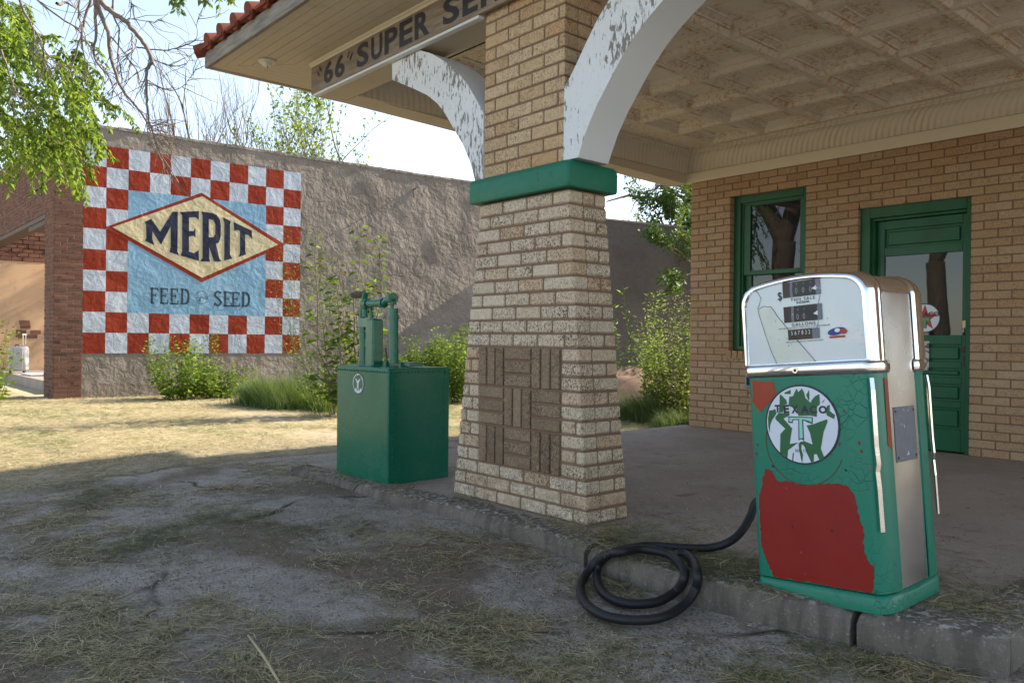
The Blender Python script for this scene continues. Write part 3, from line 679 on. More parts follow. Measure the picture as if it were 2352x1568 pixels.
    c.build('tin_ceiling', M['tin'], ST, fixn=False)
    cv = MB(); prof = [(.002, 3.262), (.018, 3.268), (.018, 3.285)]+[(.02+.15*(1-math.cos(R(a))), 3.285+.17*math.sin(R(a))) for a in range(0, 91, 10)]+[(.185, 3.455), (.185, 3.475), (.20, 3.48), (.20, 3.499)]
    A = [(-6.06+o, 3.485, z) for o, z in prof]; B = [(-6.06+o, 8.15-o, z) for o, z in prof]; Cc = [(2.2, 8.15-o, z) for o, z in prof]
    cv.loops([A, B, Cc], 0, False); D_ = [(-6.06+o, 3.485+o, z) for o, z in prof]
    cv.build('cove_moulding', M['cove'], ST, fixn=False, auto=35)
    fr = MB(); fr.box(-6.06, 2.2, 8.12, 8.149, 3.142, 3.262, 0, None, .003); fr.build('frieze_board', M['cream_light'], ST)
    # roof: hipped, barrel tiles along the eaves
    rf = MB(); e0, e1, f0, f1 = -7.06, 2.4, 2.5, 12.9; zc = 3.665; rz = 5.3; r0, r1, ry = -3.6, -1.0, 7.7
    A, B, C_, D_ = (e0, f0, zc), (e1, f0, zc), (e1, f1, zc), (-6.5, f1, zc); A2 = (e0, 8.15, zc); D2_ = (-6.5, 8.25, zc); K, L_ = (r0, ry, rz), (r1, ry, rz)
    rf.poly((A, B, L_, K)); rf.poly((B, C_, L_)); rf.poly((C_, D_, K, L_)); rf.poly((D_, D2_, A2, A, K)); rf.poly([(x, y, z+.03) for x, y, z in (A, A2, D2_, D_, C_, B)])
    roof = rf.build('roof', M['tile'], ST)
    tl = MB(); sl_ = (rz-zc)/(ry-f0)
    def barrel(p, dirv, n=2, r_=.068):
        for j in range(n):
            a = Vector(p)+Vector(dirv)*(j*.36); b = a+Vector(dirv)*.37
            tl.tube([a+Vector((0, 0, .012*0)), b+Vector((0, 0, -.012))], [r_, r_*.86], 12)
    x = e0+.22; k = 0
    while x < 2.3:
        nrow = max(1, min(5, int((x-e0)/.36)+1))
        barrel((x, f0-.015, zc+.035), (0, 1, sl_), nrow); x += .285
    y = f0+.45
    while y < 8.0: barrel((e0+.0, y, zc+.035), (1, 0, (rz-zc)/(r0-e0)), max(1, min(4, int((y-f0)*.665/.36)))); y += .285
    hd = Vector((r0-e0, ry-f0, rz-zc)).normalized(); tl.tube([Vector((e0-.02, f0-.03, zc+.0)), Vector((e0, f0, zc+.03))+hd*.5], [.055, .09], 10); tl.tube([Vector((e0, f0, zc+.04))+hd*.45, Vector((e0, f0, zc+.04))+hd*1.0], [.09, .085], 10)
    x = e0+.1
    while x < 2.3: tl.box(x-.03, x+.16, f0-.02, f0+.3, zc-.006, zc+.02); x += .285
    tl.build('roof_tiles', M['tile'], roof, auto=40)
build_porch()
def build_soffit_lamp():
    t = thing('porch_lamp', 'round white porcelain lamp holder on the corner of the porch soffit', 'lamp', (-6.50, 2.87, 3.54))
    m = MB(); pr = [(.0, 3.538), (.07, 3.538), (.072, 3.525), (.06, 3.515), (.045, 3.512), (.04, 3.495), (.03, 3.488), (.0, 3.486)]
    m.loops([[(-6.5+r_*math.cos(2*math.pi*j/20), 2.87+r_*math.sin(2*math.pi*j/20), z) for j in range(20)] for r_, z in pr[1:-1]], 0, True, True, True)
    m.build('lamp_base', M['lamp_white'], t, auto=40)
    m = MB(); m.tube([(-6.5, 2.87, 3.49), (-6.5, 2.87, 3.472)], [.012, .010], 10); m.build('socket', M['brass'], t)
build_soffit_lamp()

# ================================================================== GAS PUMP (local axes: x right, y back, z up; the whole pump leans)
GP = thing('gas_pump', 'old leaning gas pump in chipped green and red paint with chrome framed dial', 'gas pump', (-1.622, 3.35, .148))
GP.rotation_euler = (0, R(-4.5), 0)
_gi = (Matrix.Translation(GP.location) @ GP.rotation_euler.to_matrix().to_4x4()).inverted()
def pl(x, y, yl=-.271):                      # photo pixel -> pump-local point on its front plane
    o = _gi @ CAM; v = (_gi.to_3x3() @ ray(x, y)); t = (yl-o.y)/v.y; p = o+v*t; return p.x, p.z
def c51(x, y): return pl((1780+x*.25515)*.9408, (630+y*.25515)*.9408)
def c52(x, y): return pl((1780+x*.3955)*.9408, (900+y*.3955)*.9408)
def clg(x, y): return pl((1860+x*.14035)*.9408, (930+y*.14035)*.9408)
def usec(hx, y0, y1, rx, ry, z, n=7):        # U-shaped plan: from back-left round the front to back-right
    P = [(-hx, y1, z)]
    for k in range(n): a = R(180+90*k/(n-1)); P.append((-hx+rx+rx*math.cos(a), y0+ry+ry*math.sin(a), z))
    for k in range(n): a = R(270+90*k/(n-1)); P.append((hx-rx+rx*math.cos(a), y0+ry+ry*math.sin(a), z))
    P.append((hx, y1, z)); return P
def mirror(P): return [(x, -y, z) for x, y, z in P]
def build_pump():
    # plinth
    b = MB(); L = []
    def full(hx, hy, rx, ry, z): u = usec(hx, -hy, 0, rx, ry, z); return u + [(x, -y, z) for x, y, z in reversed(u)]
    for e, z in ((0, -.02), (.0, .03), (-.004, .044), (-.012, .05)): L.append(full(.2935+e, .276+e, .055, .11, z))
    b.loops(L, 0, True, True, True); b.build('plinth', M['pump_green'], GP, auto=40, local=True)
    # painted shells front and back
    for nm, sg in (('front_shell', 1), ('back_shell', -1)):
        s = MB(); L = []
        for hx, z, e in ((.284, .05, .01), (.29, .056, 0), (.29, .2, 0), (.288, .5, 0), (.287, .7, 0), (.286, .905, 0)):
            u = usec(hx, -.268+e, -.135, .045, .11, z); u2 = usec(hx-.006, -.26+e, -.135, .045, .105, z)
            ring = u + u2[::-1]; L.append(ring if sg > 0 else mirror(ring))
        s.loops(L, 0, True, True, True); s.build(nm, M['pump_green'], GP, auto=35, local=True)
    # arch outline of the head
    def arch(hx, zt, zs, r, z0, n=10):
        P = [(-hx, z0)]
        cz = zt-.018-r
        for k in range(n): a = R(180-82*k/(n-1)); P.append((-hx+r+r*math.cos(a), zs-r+r*math.sin(a)))
        x0, z0_ = P[-1]
        for k in range(1, 8): f = k/8.; x = x0*(1-2*f); P.append((x, z0_+(zt-z0_)*(1-(2*f-1)**2)))
        for k in range(n): a = R(82-82*k/(n-1)); P.append((hx-r+r*math.cos(a), zs-r+r*math.sin(a)))
        P.append((hx, z0)); return P
    st = MB()
    for hx, y0, y1 in ((.282, -.145, .145),):
        A = arch(hx, 1.322, 1.305, .085, .052); st.loops([[(x, y0, z) for x, z in A], [(x, y1, z) for x, z in A]], 0, True, True, True)
    st.build('steel_housing', M['steel'], GP, auto=35, local=True)
    tp = MB(); A = [p for p in arch(.2865, 1.327, 1.310, .087, 1.20) if p[1] > 1.225]; A2 = [(x*.985, z-.004) for x, z in A]
    tp.loops([[(x, y, z) for x, z in A] + [(x, y, z) for x, z in A2[::-1]] for y in (-.150, .150)], 0, True, True, True)
    tp.build('top_cover', M['steel'], GP, auto=35, local=True)
    for nm, sg in (('dial_frame', 1), ('back_dial_frame', -1)):
        f = MB(); L = []
        for hx, zt, zs, r, z0, y in ((.286, 1.328, 1.311, .087, .955, -.140), (.292, 1.335, 1.318, .09, .955, -.150), (.293, 1.337, 1.320, .09, .955, -.175), (.291, 1.335, 1.317, .09, .955, -.182), (.2925, 1.3365, 1.319, .09, .955, -.19), (.291, 1.335, 1.317, .09, .955, -.215), (.288, 1.332, 1.314, .089, .955, -.238), (.281, 1.326, 1.308, .087, .957, -.257), (.273, 1.319, 1.301, .084, .96, -.263), (.264, 1.311, 1.293, .08, .962, -.262), (.258, 1.305, 1.287, .078, .964, -.250)):
            L.append([(x, y*sg, z) for x, z in arch(hx, zt, zs, r, z0)])
        f.loops(L, 0, True, False, False); f.build(nm, M['chrome'], GP, auto=50, local=True)
        bd = MB(); L = []
        for e, z in ((-.004, .903), (.004, .907), (.008, .918), (.008, .944), (.004, .955), (-.012, .962)):
            u = usec(.288+e, -.268-e, -.128, .045, .115, z); L.append(u if sg > 0 else mirror(u))
        Lc = [l + [(x*.97, y*.93, z) for x, y, z in l[::-1]] for l in L]
        bd.loops(Lc, 0, True, True, True); bd.build('chrome_band' if sg > 0 else 'back_chrome_band', M['chrome'], GP, auto=50, local=True)
    dp = MB(); A = arch(.2585, 1.3055, 1.2875, .078, .9635); dp.poly([(x, -.2515, z) for x, z in A], 0); DP = dp
    dp = MB(); dp.poly([(x, .2515, z) for x, z in A], 0); dp.build('back_dial_plate', M['dial'], GP, local=True)
    Y = -.2535
    t = DP
    def put(s, x, z, size, bold=0., sp_=1., sx=1.): t.add(*text_mesh(s, size, frame((x, Y-.001, z), (1, 0, 0), (0, 0, 1)), bold, sx, sp_), 1)
    put('$', -.093, 1.247, .050, .0005, 1, .85); put('THIS SALE', .010, 1.226, .0185, .0002, 1.35); put('GALLONS', .007, 1.121, .0195, .0002, 1.35)
    put('A.O.Smith', .010, 1.213, .014, .0003); put('ACCURATE DELIVERY AT ANY LEGAL FLOW AND PRESSURE', .008, 1.1085, .0085, 0, 1.0); put('PRICE PER GALLON ALL TAXES INCLUDED', .007, 1.0495, .0085, 0, 1.02)
    D = DP.build('dial_plate', [M['dial'], M['ink']], GP, local=True, fixn=False)
    # stained broken pane area and cracks
    q = MB(); q.tess([(*(lambda p: (p[0], Y, p[1]))(c51(*p)),) for p in [(265, 485), (300, 465), (322, 458), (350, 468), (375, 460), (395, 485), (445, 560), (560, 700), (690, 850), (815, 1005), (445, 1028), (370, 860), (330, 720), (285, 580)]])
    q.build('stained_pane', M['dial_stain'], D, local=True)
    q = MB()
    for line in ([(205, 290), (255, 330), (285, 385), (270, 440), (255, 475), (262, 530), (330, 740), (375, 870), (445, 1028)], [(265, 485), (300, 465), (322, 458), (350, 468), (375, 460), (395, 485), (445, 560), (560, 700), (690, 850), (822, 1005)], [(830, 160), (842, 200), (850, 240)], [(850, 350), (835, 420), (818, 480), (800, 520)], [(835, 600), (820, 660), (800, 690)]):
        q.tube([(c51(*p)[0], Y-.001, c51(*p)[1]) for p in line], .0009, 4)
    q.build('glass_cracks', M['ink'], D, local=True)
    def rect(mb, x0, z0, x1, z1, y, m=0): mb.quad((x0, y, z0), (x1, y, z0), (x1, y, z1), (x0, y, z1), m)
    wins = [(-.078, 1.238, .091, 1.303), (-.079, 1.133, .092, 1.200), (-.065, 1.058, .075, 1.102)]
    digs = [[(-.015, '0'), (.016, '0'), (.048, '0')], [(-.016, '0'), (.013, '0')], [(-.046, '5'), (-.030, '6'), (-.015, '7'), (.001, '8'), (.017, '3'), (.032, '2')]]
    for wi, ((x0, z0, x1, z1), dg) in enumerate(zip(wins, digs)):
        w = MB(); rect(w, x0, z0, x1, z1, Y-.001, 0)
        xl = x0+(.24 if wi < 2 else .0)*(x1-x0); xr = x0+(.88 if wi < 2 else .78)*(x1-x0)
        if wi < 2:
            rect(w, xl, z0, xr, z1, Y-.0015, 1); rect(w, xr, z0, x1, z1, Y-.0015, 2)
            w.tess([(xl-.006, Y-.002, z0), (xl+.006, Y-.002, z0), (xl+.004, Y-.002, z0+.03), (xl+.007, Y-.002, z1), (xl-.004, Y-.002, z1), (xl-.007, Y-.002, z0+.03)], (), 2)
            zc = (z0+z1)/2; w.tess([(xr-.018, Y-.002, zc-.006), (xr+.002, Y-.002, zc-.014), (xr+.002, Y-.002, zc+.006)], (), 3)
        else:
            rect(w, xr, z0, x1, z1, Y-.0015, 2)
        t = w; hgt = .034 if wi < 2 else .024
        for x, ch in dg:
            zc = z0+.018 if wi == 0 else (z0+.014 if wi == 1 else (z0+z1)/2)
            V, F = text_mesh(ch, hgt, frame((x, Y-.0025, zc+.006), (1, 0, 0), (0, 0, 1)), -.001 if wi < 2 else 0, .72); t.add(V, F, 3)
            if wi < 2:
                V, F = text_mesh('9', .024, frame((x+.002, Y-.0025, zc+.034), (1, 0, .12), (.25, 0, 1)), -.001, .8); t.add(V, F, 3)
        w.build('counter_window', [M['dark_brown'], M['black'], M['grey_plate'], M['white_paint']], D, local=True, fixn=False)
    # sticker: plain oval blue and red decal
    s = MB(); cx, cz = .148, 1.080
    s.tess([(cx+.036*math.cos(a)+.012*math.sin(a), Y-.001, cz+.016*math.sin(a)) for a in np.linspace(0, 6.28, 25)[:-1]], (), 0)
    s.tess([(cx+.004+.012*math.cos(a), Y-.002, cz+.004+.008*math.sin(a)) for a in np.linspace(0, 6.28, 17)[:-1]], (), 2)
    s.tess([(cx+.028+.016*math.cos(a), Y-.002, cz-.002+.011*math.sin(a)) for a in np.linspace(0, 6.28, 17)[:-1]], (), 1)
    rect(s, cx-.032, cz-.026, cx+.034, cz-.018, Y-.001, 1)
    s.build('decal', [simple('decal_blue', (.02, .04, .22), .4), simple('decal_red', (.35, .04, .02), .4), M['white_paint']], D, local=True, fixn=False)
    k = MB(); x, z = -.028, .93
    k.tube([(x, -.276, z), (x, -.283, z)], .012, 14, 0); k.tube([(x, -.2832, z), (x, -.2836, z)], .0065, 12, 1); k.build('lock', [M['chrome'], M['black']], GP, local=True, auto=40)
    # bare red patches, 1.2 mm proud of the shell, ragged outline
    def ragged(pts, amp, seed, n=8):
        rr = random.Random(seed); out = []
        for (x0, z0), (x1, z1) in zip(pts, pts[1:]+pts[:1]):
            m = max(1, int(math.hypot(x1-x0, z1-z0)/.012))
            for j in range(m):
                f = j/m; out.append((min(.2435, max(-.2435-.03, x0+(x1-x0)*f + rr.uniform(-amp, amp))), z0+(z1-z0)*f + rr.uniform(-amp, amp)))
        return out
    fy = -.2695
    big = [c52(*p) for p in [(225, 615), (205, 690), (165, 800), (155, 830), (155, 1000), (162, 1090), (225, 1180), (278, 1290), (440, 1335), (640, 1365), (885, 1395), (900, 1225), (865, 1200), (840, 1150), (825, 1070), (832, 1000), (805, 930), (790, 860), (765, 770), (735, 720), (715, 712), (600, 708), (520, 720), (430, 715), (360, 690), (310, 690), (275, 665), (270, 630)]]
    big = [(max(-.243, x), max(.0575, z)) for x, z in big]
    p = MB(); p.tess([(x, fy, z) for x, z in ragged(big, .0042, 3)]); p.build('bare_patch', M['pump_red'], GP, local=True, fixn=False)
    sm = [c52(*p) for p in [(100, 78), (190, 76), (282, 74), (275, 100), (292, 155), (245, 215), (215, 245), (190, 268), (165, 230), (135, 200), (145, 150), (135, 115), (108, 108)]]
    sm = [(max(-.2435, x), min(.9, z)) for x, z in sm]
    p = MB(); p.tess([(x, fy, z) for x, z in ragged(sm, .004, 5)]); p.build('bare_patch', M['rust_red'], GP, local=True, fixn=False)
    for c in [(708, 260), (172, 470), (168, 525), (815, 512), (120, 150), (865, 398), (800, 460), (680, 465)]:
        x, z = c52(*c)
        p = MB(); p.tess([(min(.243, x+r_*math.cos(a)), fy, z+r_*1.5*math.sin(a)) for a, r_ in ((2*math.pi*j/9, random.uniform(.0025, .007)) for j in range(9))]); p.build('paint_chip', M['pump_red'], GP, local=True, fixn=False)
    q = MB(); cx, cz = -.018, .628     # scratch line of an older, larger round sign
    for a0, a1, r_ in ((165, 345, .172),):
        q.tube([(cx+r_*math.cos(R(a)), fy, cz+r_*1.0*math.sin(R(a))) for a in range(a0, a1, 6)], .0012, 4)
    q.build('sign_outline', M['pump_red'], GP, local=True)
    for c in [(390, 975), (635, 998), (268, 600), (720, 625)]:
        x, z = c52(*c); q = MB(); q.tube([(x, fy-.0005, z), (x, fy-.001, z)], .005, 10); q.build('bolt_hole', M['black'], GP, local=True)
    # round emblem
    e = MB(); ec = (-.020, .705); er = .1655; ring = lambda r_, y: [(ec[0]+r_*math.cos(-2*math.pi*j/56), y, ec[1]+r_*math.sin(-2*math.pi*j/56)) for j in range(56)]
    e.loops([ring(er, -.2685), ring(er, -.2715)], 1, True, False, True); e.poly(ring(er*.955, -.2722), 0)
    g = e; shapes = [
     [(312, 240), (340, 235), (430, 330), (448, 400), (380, 410), (375, 540), (300, 545), (312, 400)],
     [(470, 400), (480, 270), (545, 260), (570, 200), (605, 130), (640, 190), (650, 180), (700, 125), (740, 200), (760, 290), (850, 375), (870, 330), (930, 260), (1005, 225), (1015, 400), (960, 450), (960, 620), (850, 600), (640, 605), (600, 480), (470, 430)],
     [(395, 200), (505, 150), (505, 225), (400, 225)], [(775, 240), (825, 150), (832, 300), (815, 340)],
     [(130, 510), (200, 500), (235, 480), (260, 560), (180, 680), (150, 760), (140, 900), (118, 800), (110, 650)],
     [(240, 620), (300, 550), (490, 560), (480, 600), (380, 650), (530, 820), (490, 1090), (640, 1065), (460, 1200), (450, 1340), (320, 1240), (325, 920), (410, 825), (330, 750), (240, 660)],
     [(780, 770), (890, 750), (1135, 660), (1150, 700), (1080, 880), (1030, 1170), (1095, 1335), (1010, 1388), (960, 1270), (912, 1270), (905, 1430), (872, 1430), (800, 1280), (740, 1130), (660, 1060), (740, 1040), (885, 1100), (840, 900)],
     [(640, 1080), (700, 1060), (690, 1180), (720, 1280), (705, 1435), (670, 1280), (650, 1180)], [(540, 1250), (562, 1240), (550, 1390), (530, 1380)],
     [(1120, 560), (1135, 430), (1185, 410), (1185, 520), (1280, 590), (1260, 660), (1140, 600)], [(1040, 370), (1105, 310), (1070, 370)]]
    for s_ in shapes: g.tess([(clg(*p)[0], -.2728, clg(*p)[1]) for p in s_], (), 2)
    l = e
    for ch, a, b, z0, z1 in (('T', 235, 320, 550, 410), ('E', 385, 475, 555, 410), ('X', 520, 635, 560, 420), ('A', 680, 820, 562, 425), ('C', 835, 960, 565, 425), ('O', 995, 1135, 565, 425)):
        V, F = text_mesh(ch, 1, Matrix.Identity(4), .05); V = np.array(V); mn, mx_ = V.min(0), V.max(0); P0, P1 = clg(a, z0), clg(b, z1)
        l.add([(P0[0]+(v[0]-mn[0])/(mx_[0]-mn[0])*(P1[0]-P0[0]), -.2736, P0[1]+(v[1]-mn[1])/(mx_[1]-mn[1])*(P1[1]-P0[1])) for v in V], F, 1)
    x0, z0 = clg(700, 1215); l.add(*text_mesh('REG. T.M.', .018, frame((x0, -.2736, z0), (1, 0, 0), (0, 0, 1)), 0, .8), 1)
    l.tess([(clg(*p)[0], -.2733, clg(*p)[1]) for p in [(466, 610), (890, 625), (888, 748), (812, 720), (722, 680), (738, 1040), (690, 1005), (642, 1030), (638, 672), (546, 678), (540, 730), (466, 722)]], (), 1)
    l.tess([(clg(*p)[0], -.2738, clg(*p)[1]) for p in [(482, 628), (875, 640), (872, 720), (825, 692), (705, 662), (720, 1000), (690, 985), (660, 1010), (655, 658), (535, 662), (530, 708), (482, 702)]], (), 3)
    e.build('emblem', [M['emblem_white'], M['ink'], M['emblem_green'], M['mint']], GP, local=True, fixn=False)
    # trim strips on the corners
    for sg in (1, -1):
        h = MB(); x = .272
        ys = -.243*sg
        pts = [(x+.004, ys-.012*sg, .888), (x+.008, ys-.016*sg, .84), (x+.008, ys-.016*sg, .62), (x+.011, ys-.014*sg, .555), (x+.006, ys-.017*sg, .525), (x+.009, ys-.016*sg, .46), (x+.010, ys-.016*sg, .296)]
        for a, b in zip(pts[:-1], pts[1:]):
            a, b = Vector(a), Vector(b); w = Vector((.0075, .0065*sg, 0)); d = Vector((.006, -.008*sg, 0))
            h.loops([[p-w, p-w*.8+d*.8, p+w*.8+d*.8, p+w] for p in (a, b)], 0, True, True, True)
        h.build('trim_strip', M['chrome'], GP, local=True, auto=40)
    # side faces: red bare strip, data plate, painted back edge
    s = MB(); s.quad((.2885, -.175, .62), (.2885, -.140, .60), (.2885, -.140, .88), (.2885, -.172, .885)); s.build('bare_patch', M['rust_red'], GP, local=True)
    s = MB(); s.box(.282, .286, -.098, .098, .545, .765, 0, None, .002); d = s.build('data_plate', M['grey_plate'], GP, local=True)
    for yy in (-.085, .085):
        for zz in (.562, .748): s = MB(); s.tube([(.286, yy, zz), (.288, yy, zz)], .006, 10); s.build('screw', M['black'], d, local=True)
    h = MB(); h.box(-.325, -.286, -.20, -.15, .86, .875, 0, None, .003); h.loops([[(-.322+.0, y, z) for y, z in ((-.2, .86), (-.15, .86), (-.158, .925), (-.175, .935), (-.192, .925))], [(-.316, y, z) for y, z in ((-.2, .86), (-.15, .86), (-.158, .925), (-.175, .935), (-.192, .925))]], 0, True, True, True)
    h.build('nozzle_bracket', M['grey_plate'], GP, local=True, auto=40)
build_pump()
def catmull(P, n=10):
    P = [Vector(p) for p in P]; out = []
    Q = [P[0]*2-P[1]]+P+[P[-1]*2-P[-2]]
    for i in range(1, len(Q)-2):
        a, b, c, d = Q[i-1:i+3]
        for k in range(n):
            t = k/n; out.append(.5*((2*b)+(c-a)*t+(2*a-5*b+4*c-d)*t*t+(3*b-a-3*c+d)*t**3))
    out.append(P[-1]); return out
def build_hose():
    def h(x, y, lift=0.):
        X, Y = (1350+x*.489)*.9408, (1150+y*.489)*.9408; p = onZ(X, Y, .045)
        if p.y > float(kerb_y(p.x))-.03:
            k = float(kerb_y(p.x))-.028; p = onY(X, Y, k)
            k = float(kerb_y(p.x))-.028; p = onY(X, Y, k)
            if p.z > .15: p = onZ(X, Y, .170)
        p.z += lift; return p
    # from the pump's left side, across the porch, over the kerb and into two loops on the ground
    yb = h(790, 385).y; q = lambda x, y, Y: onY((1350+x*.489)*.9408, (1150+y*.489)*.9408, Y)
    e_ = q(1030, 140, yb+.24); P = [e_+Vector((.17, .03, .06)), e_, q(985, 226, yb+.19), q(940, 300, yb+.12), q(875, 354, yb+.05), h(780, 384, .003), h(640, 380), h(480, 370), h(370, 385), h(290, 410), h(235, 465, .01), h(218, 520), h(240, 590), h(300, 640), h(400, 662), h(520, 650), h(610, 600), h(655, 530), h(640, 470), h(570, 425, .012), h(440, 408, .02), h(330, 425, .02), h(235, 460, .03), h(160, 520), h(137, 590), h(170, 665), h(260, 720), h(400, 742), h(540, 728), h(650, 670), h(710, 590), h(722, 510), h(700, 445), h(665, 415), h(630, 408)]
    m = MB(); m.tube(catmull(P, 8), .0205, 12); o = m.build('hose', M['rubber'], GP, smooth=True)
    o.matrix_parent_inverse = _gi
build_hose()

# ================================================================== OIL TANK with hand pump
def build_tank():
    T = thing('oil_tank', 'square riveted dark green oil tank with a hand crank pump on top', 'oil tank', (-5.19, 3.34, .12))
    a = R(2.0); A = Vector((-5.555, 3.045, 0)); ex = Vector((math.cos(a), math.sin(a), 0)); ey = Vector((-math.sin(a), math.cos(a), 0))
    Mx = Matrix.Translation(A) @ Matrix((ex, ey, Vector((0, 0, 1)))).transposed().to_4x4()
    w, d, z0, z1 = .70, .56, .105, .972
    m = MB(); m.box(0, w, 0, d, z0, z1, 0, Mx, .008)
    def rivet(p, n, r_=.0085):
        p = Mx @ Vector(p); n = Mx.to_3x3() @ Vector(n); u = n.orthogonal().normalized(); v = n.cross(u)
        m.loops([[p+(u*math.cos(2*math.pi*j/6)+v*math.sin(2*math.pi*j/6))*rr+n*h for j in range(6)] for rr, h in ((r_, 0), (r_*.85, r_*.55), (r_*.45, r_*.85))], 0, True, False, True)
    for i in range(22):
        x = .02+i*.0315; rivet((x, 0, z1-.028), (0, -1, 0)); rivet((x, 0, z0+.02), (0, -1, 0))
    for i in range(18):
        y = .02+i*.031; rivet((w, y, z1-.028), (1, 0, 0)); rivet((w, y, z0+.02), (1, 0, 0))
    for i in range(24): rivet((w, .045, z0+.06+i*.033), (1, 0, 0)); rivet((w, d-.06-.008*math.sin(i*.5), z0+.3+i*.024), (1, 0, 0), .006)
    tk = m.build('tank', M['green_gloss'], T, auto=35)
    e = MB(); c = Mx @ Vector((.307, -.0025, .848)); ring = lambda r_, off: [Mx @ Vector((.307+r_*math.cos(-2*math.pi*j/40), off, .848+r_*math.sin(-2*math.pi*j/40))) for j in range(40)]
    e.poly(ring(.079, -.002), 0); e.poly(ring(.073, -.003), 1)
    for p in [[(-.04, .05), (-.018, .066), (-.004, .058), (.012, .068), (.04, .05), (.062, .02), (.066, -.015), (.05, -.045), (.03, -.03), (.02, -.06), (.004, -.035), (-.012, -.062), (-.022, -.03), (-.046, -.048), (-.064, -.015), (-.06, .025)]]:
        e.tess([Mx @ Vector((.307+x, -.004, .848+z)) for x, z in p], (), 2)
    e.tess([Mx @ Vector((.307+x, -.005, .848+z)) for x, z in [(-.036, .034), (-.022, .036), (0, .016), (.022, .036), (.036, .034), (.01, .002), (.009, -.036), (-.009, -.036), (-.01, .002)]], (), 1)
    for x0 in (): e.tess([Mx @ Vector((.307+x, -.004, .848+z)) for x, z in [(x0, -.035), (x0+.011, -.03), (x0+.009, -.066)]], (), 2)
    for x0, z0_ in ((.02, .06), (-.045, .03)): e.tess([Mx @ Vector((.307+x0+dx, -.004, .848+z0_+dz)) for dx, dz in [(0, 0), (.014, .008), (.01, -.02), (.002, -.022)]], (), 2)
    e.build('emblem', [M['ink'], M['emblem_white'], M['emblem_green']], tk, fixn=False)
    # pump head, read off the photograph in a plane through the tank's middle
    Y = 3.30
    def P(cx, cy, dy=0.): p = onY((800+cx*.15945)*.9408, (680+cy*.15945)*.9408, Y); return Vector((p.x, Y+dy, p.z))
    px = (P(100, 0)-P(0, 0)).x/100
    h = MB()
    p0, p1 = P(655, 640), P(770, 1310); h.box(p0.x, p1.x+.0, Y-.05, Y+.05, p1.z-.03, p0.z+.01, 0, None, .012)
    h.loops([[P(540, 605, y), P(640, 605, y), P(700, 600, y), P(700, 790, y), P(670, 790, y), P(660, 755, y), P(630, 740, y), P(505, 742, y), P(508, 660, y)] for y in (-.035, .035)], 0, True, True, True)
    h.tube([P(665, 610), P(665, 560), P(665, 500), P(665, 470), P(665, 442)], [.028*px/.0009 if False else .017, .017, .0135, .012, .006], 12)
    h.tube([P(668, 575), P(668, 555)], .02, 12)
    q = P(600, 1322); h.box(P(420, 0).x, P(790, 0).x, Y-.07, Y+.07, q.z-.03, q.z+.003, 0, None, .004)
    q = P(1000, 1290); h.box(P(800, 0).x, P(1235, 0).x, Y+.02, Y+.14, q.z-.02, q.z+.008, 0, None, .004)
    h.box(P(858, 0).x, P(900, 0).x, Y, Y+.04, P(0, 1320).z, P(0, 1215).z, 0, None, .004); h.box(P(1100, 0).x, P(1125, 0).x, Y, Y+.05, P(0, 1300).z, P(0, 1225).z, 0, None, .004)
    h.build('pump_body', M['green_gloss'], T, auto=35)
    r_ = MB(); r_.tube([P(550, 745), P(558, 1310)], .5*68*px, 12); r_.tube([P(553, 790), P(553, 815)], .5*82*px, 12); r_.tube([P(558, 1250), P(558, 1315)], .5*85*px, 12); r_.build('plunger_tube', M['green_gloss'], T, smooth=False, auto=40)
    r_ = MB()
    for a_, b_, w_ in (((605, 760), (612, 1300), 22), ((640, 760), (650, 1110), 20)): r_.tube([P(*a_), P(*b_)], .5*w_*px, 8)
    for y in (800, 930, 970, 1010): r_.tube([P(600, y), P(604, y+28)], .5*38*px, 8)
    r_.build('control_rods', M['green_gloss'], T, auto=40)
    r_ = MB(); r_.tube([P(572, 590), P(565, 420), P(560, 345)], .5*40*px, 10); r_.tube([P(520, 700), P(545, 400), P(575, 240), P(577, 212)], [.5*44*px, .5*48*px, .5*40*px, .5*44*px], 10); r_.build('crank_arm', M['green_gloss'], T, auto=40)
    r_ = MB(); r_.tube([P(365, 248), P(385, 250), P(460, 248), P(540, 244), P(560, 240)], [.5*26*px, .5*40*px, .5*46*px, .5*44*px, .5*30*px], 12); r_.build('crank_handle', M['twig_wood'], T, auto=40)
    r_ = MB(); r_.tube([P(545, 385), P(600, 382), P(840, 372)], .5*58*px, 12); r_.tube([P(575, 384), P(625, 382)], .5*76*px, 12); r_.tube([P(832, 372), P(868, 372)], .5*74*px, 12)
    r_.tube(catmull([P(860, 375), P(890, 362), P(915, 330), P(950, 318), P(1005, 318)], 5), .5*58*px, 12); r_.tube([P(985, 300), P(1008, 300)], .5*78*px, 12); r_.tube([P(1000, 330), P(1045, 322)], [.5*24*px, .5*6*px], 8)
    r_.build('outlet_pipe', M['green_gloss'], T, auto=40)
    r_ = MB(); r_.tube([P(985, 340), P(985, 470)], .5*24*px, 8); r_.tube([P(985, 370), P(985, 395)], .5*58*px, 10); r_.tube([P(1000, 462), P(1002, 580)], .5*70*px, 14); r_.tube([P(1004, 575), P(1004, 622)], .5*80*px, 14); r_.tube([P(1005, 620), P(1012, 1290)], .5*66*px, 14)
    r_.build('sight_tube', M['green_gloss'], T, auto=40)
    r_ = MB(); r_.tube([P(885, 1060), P(912, 1290)], .5*12*px, 6); r_.build('lever', M['black'], T)
build_tank()

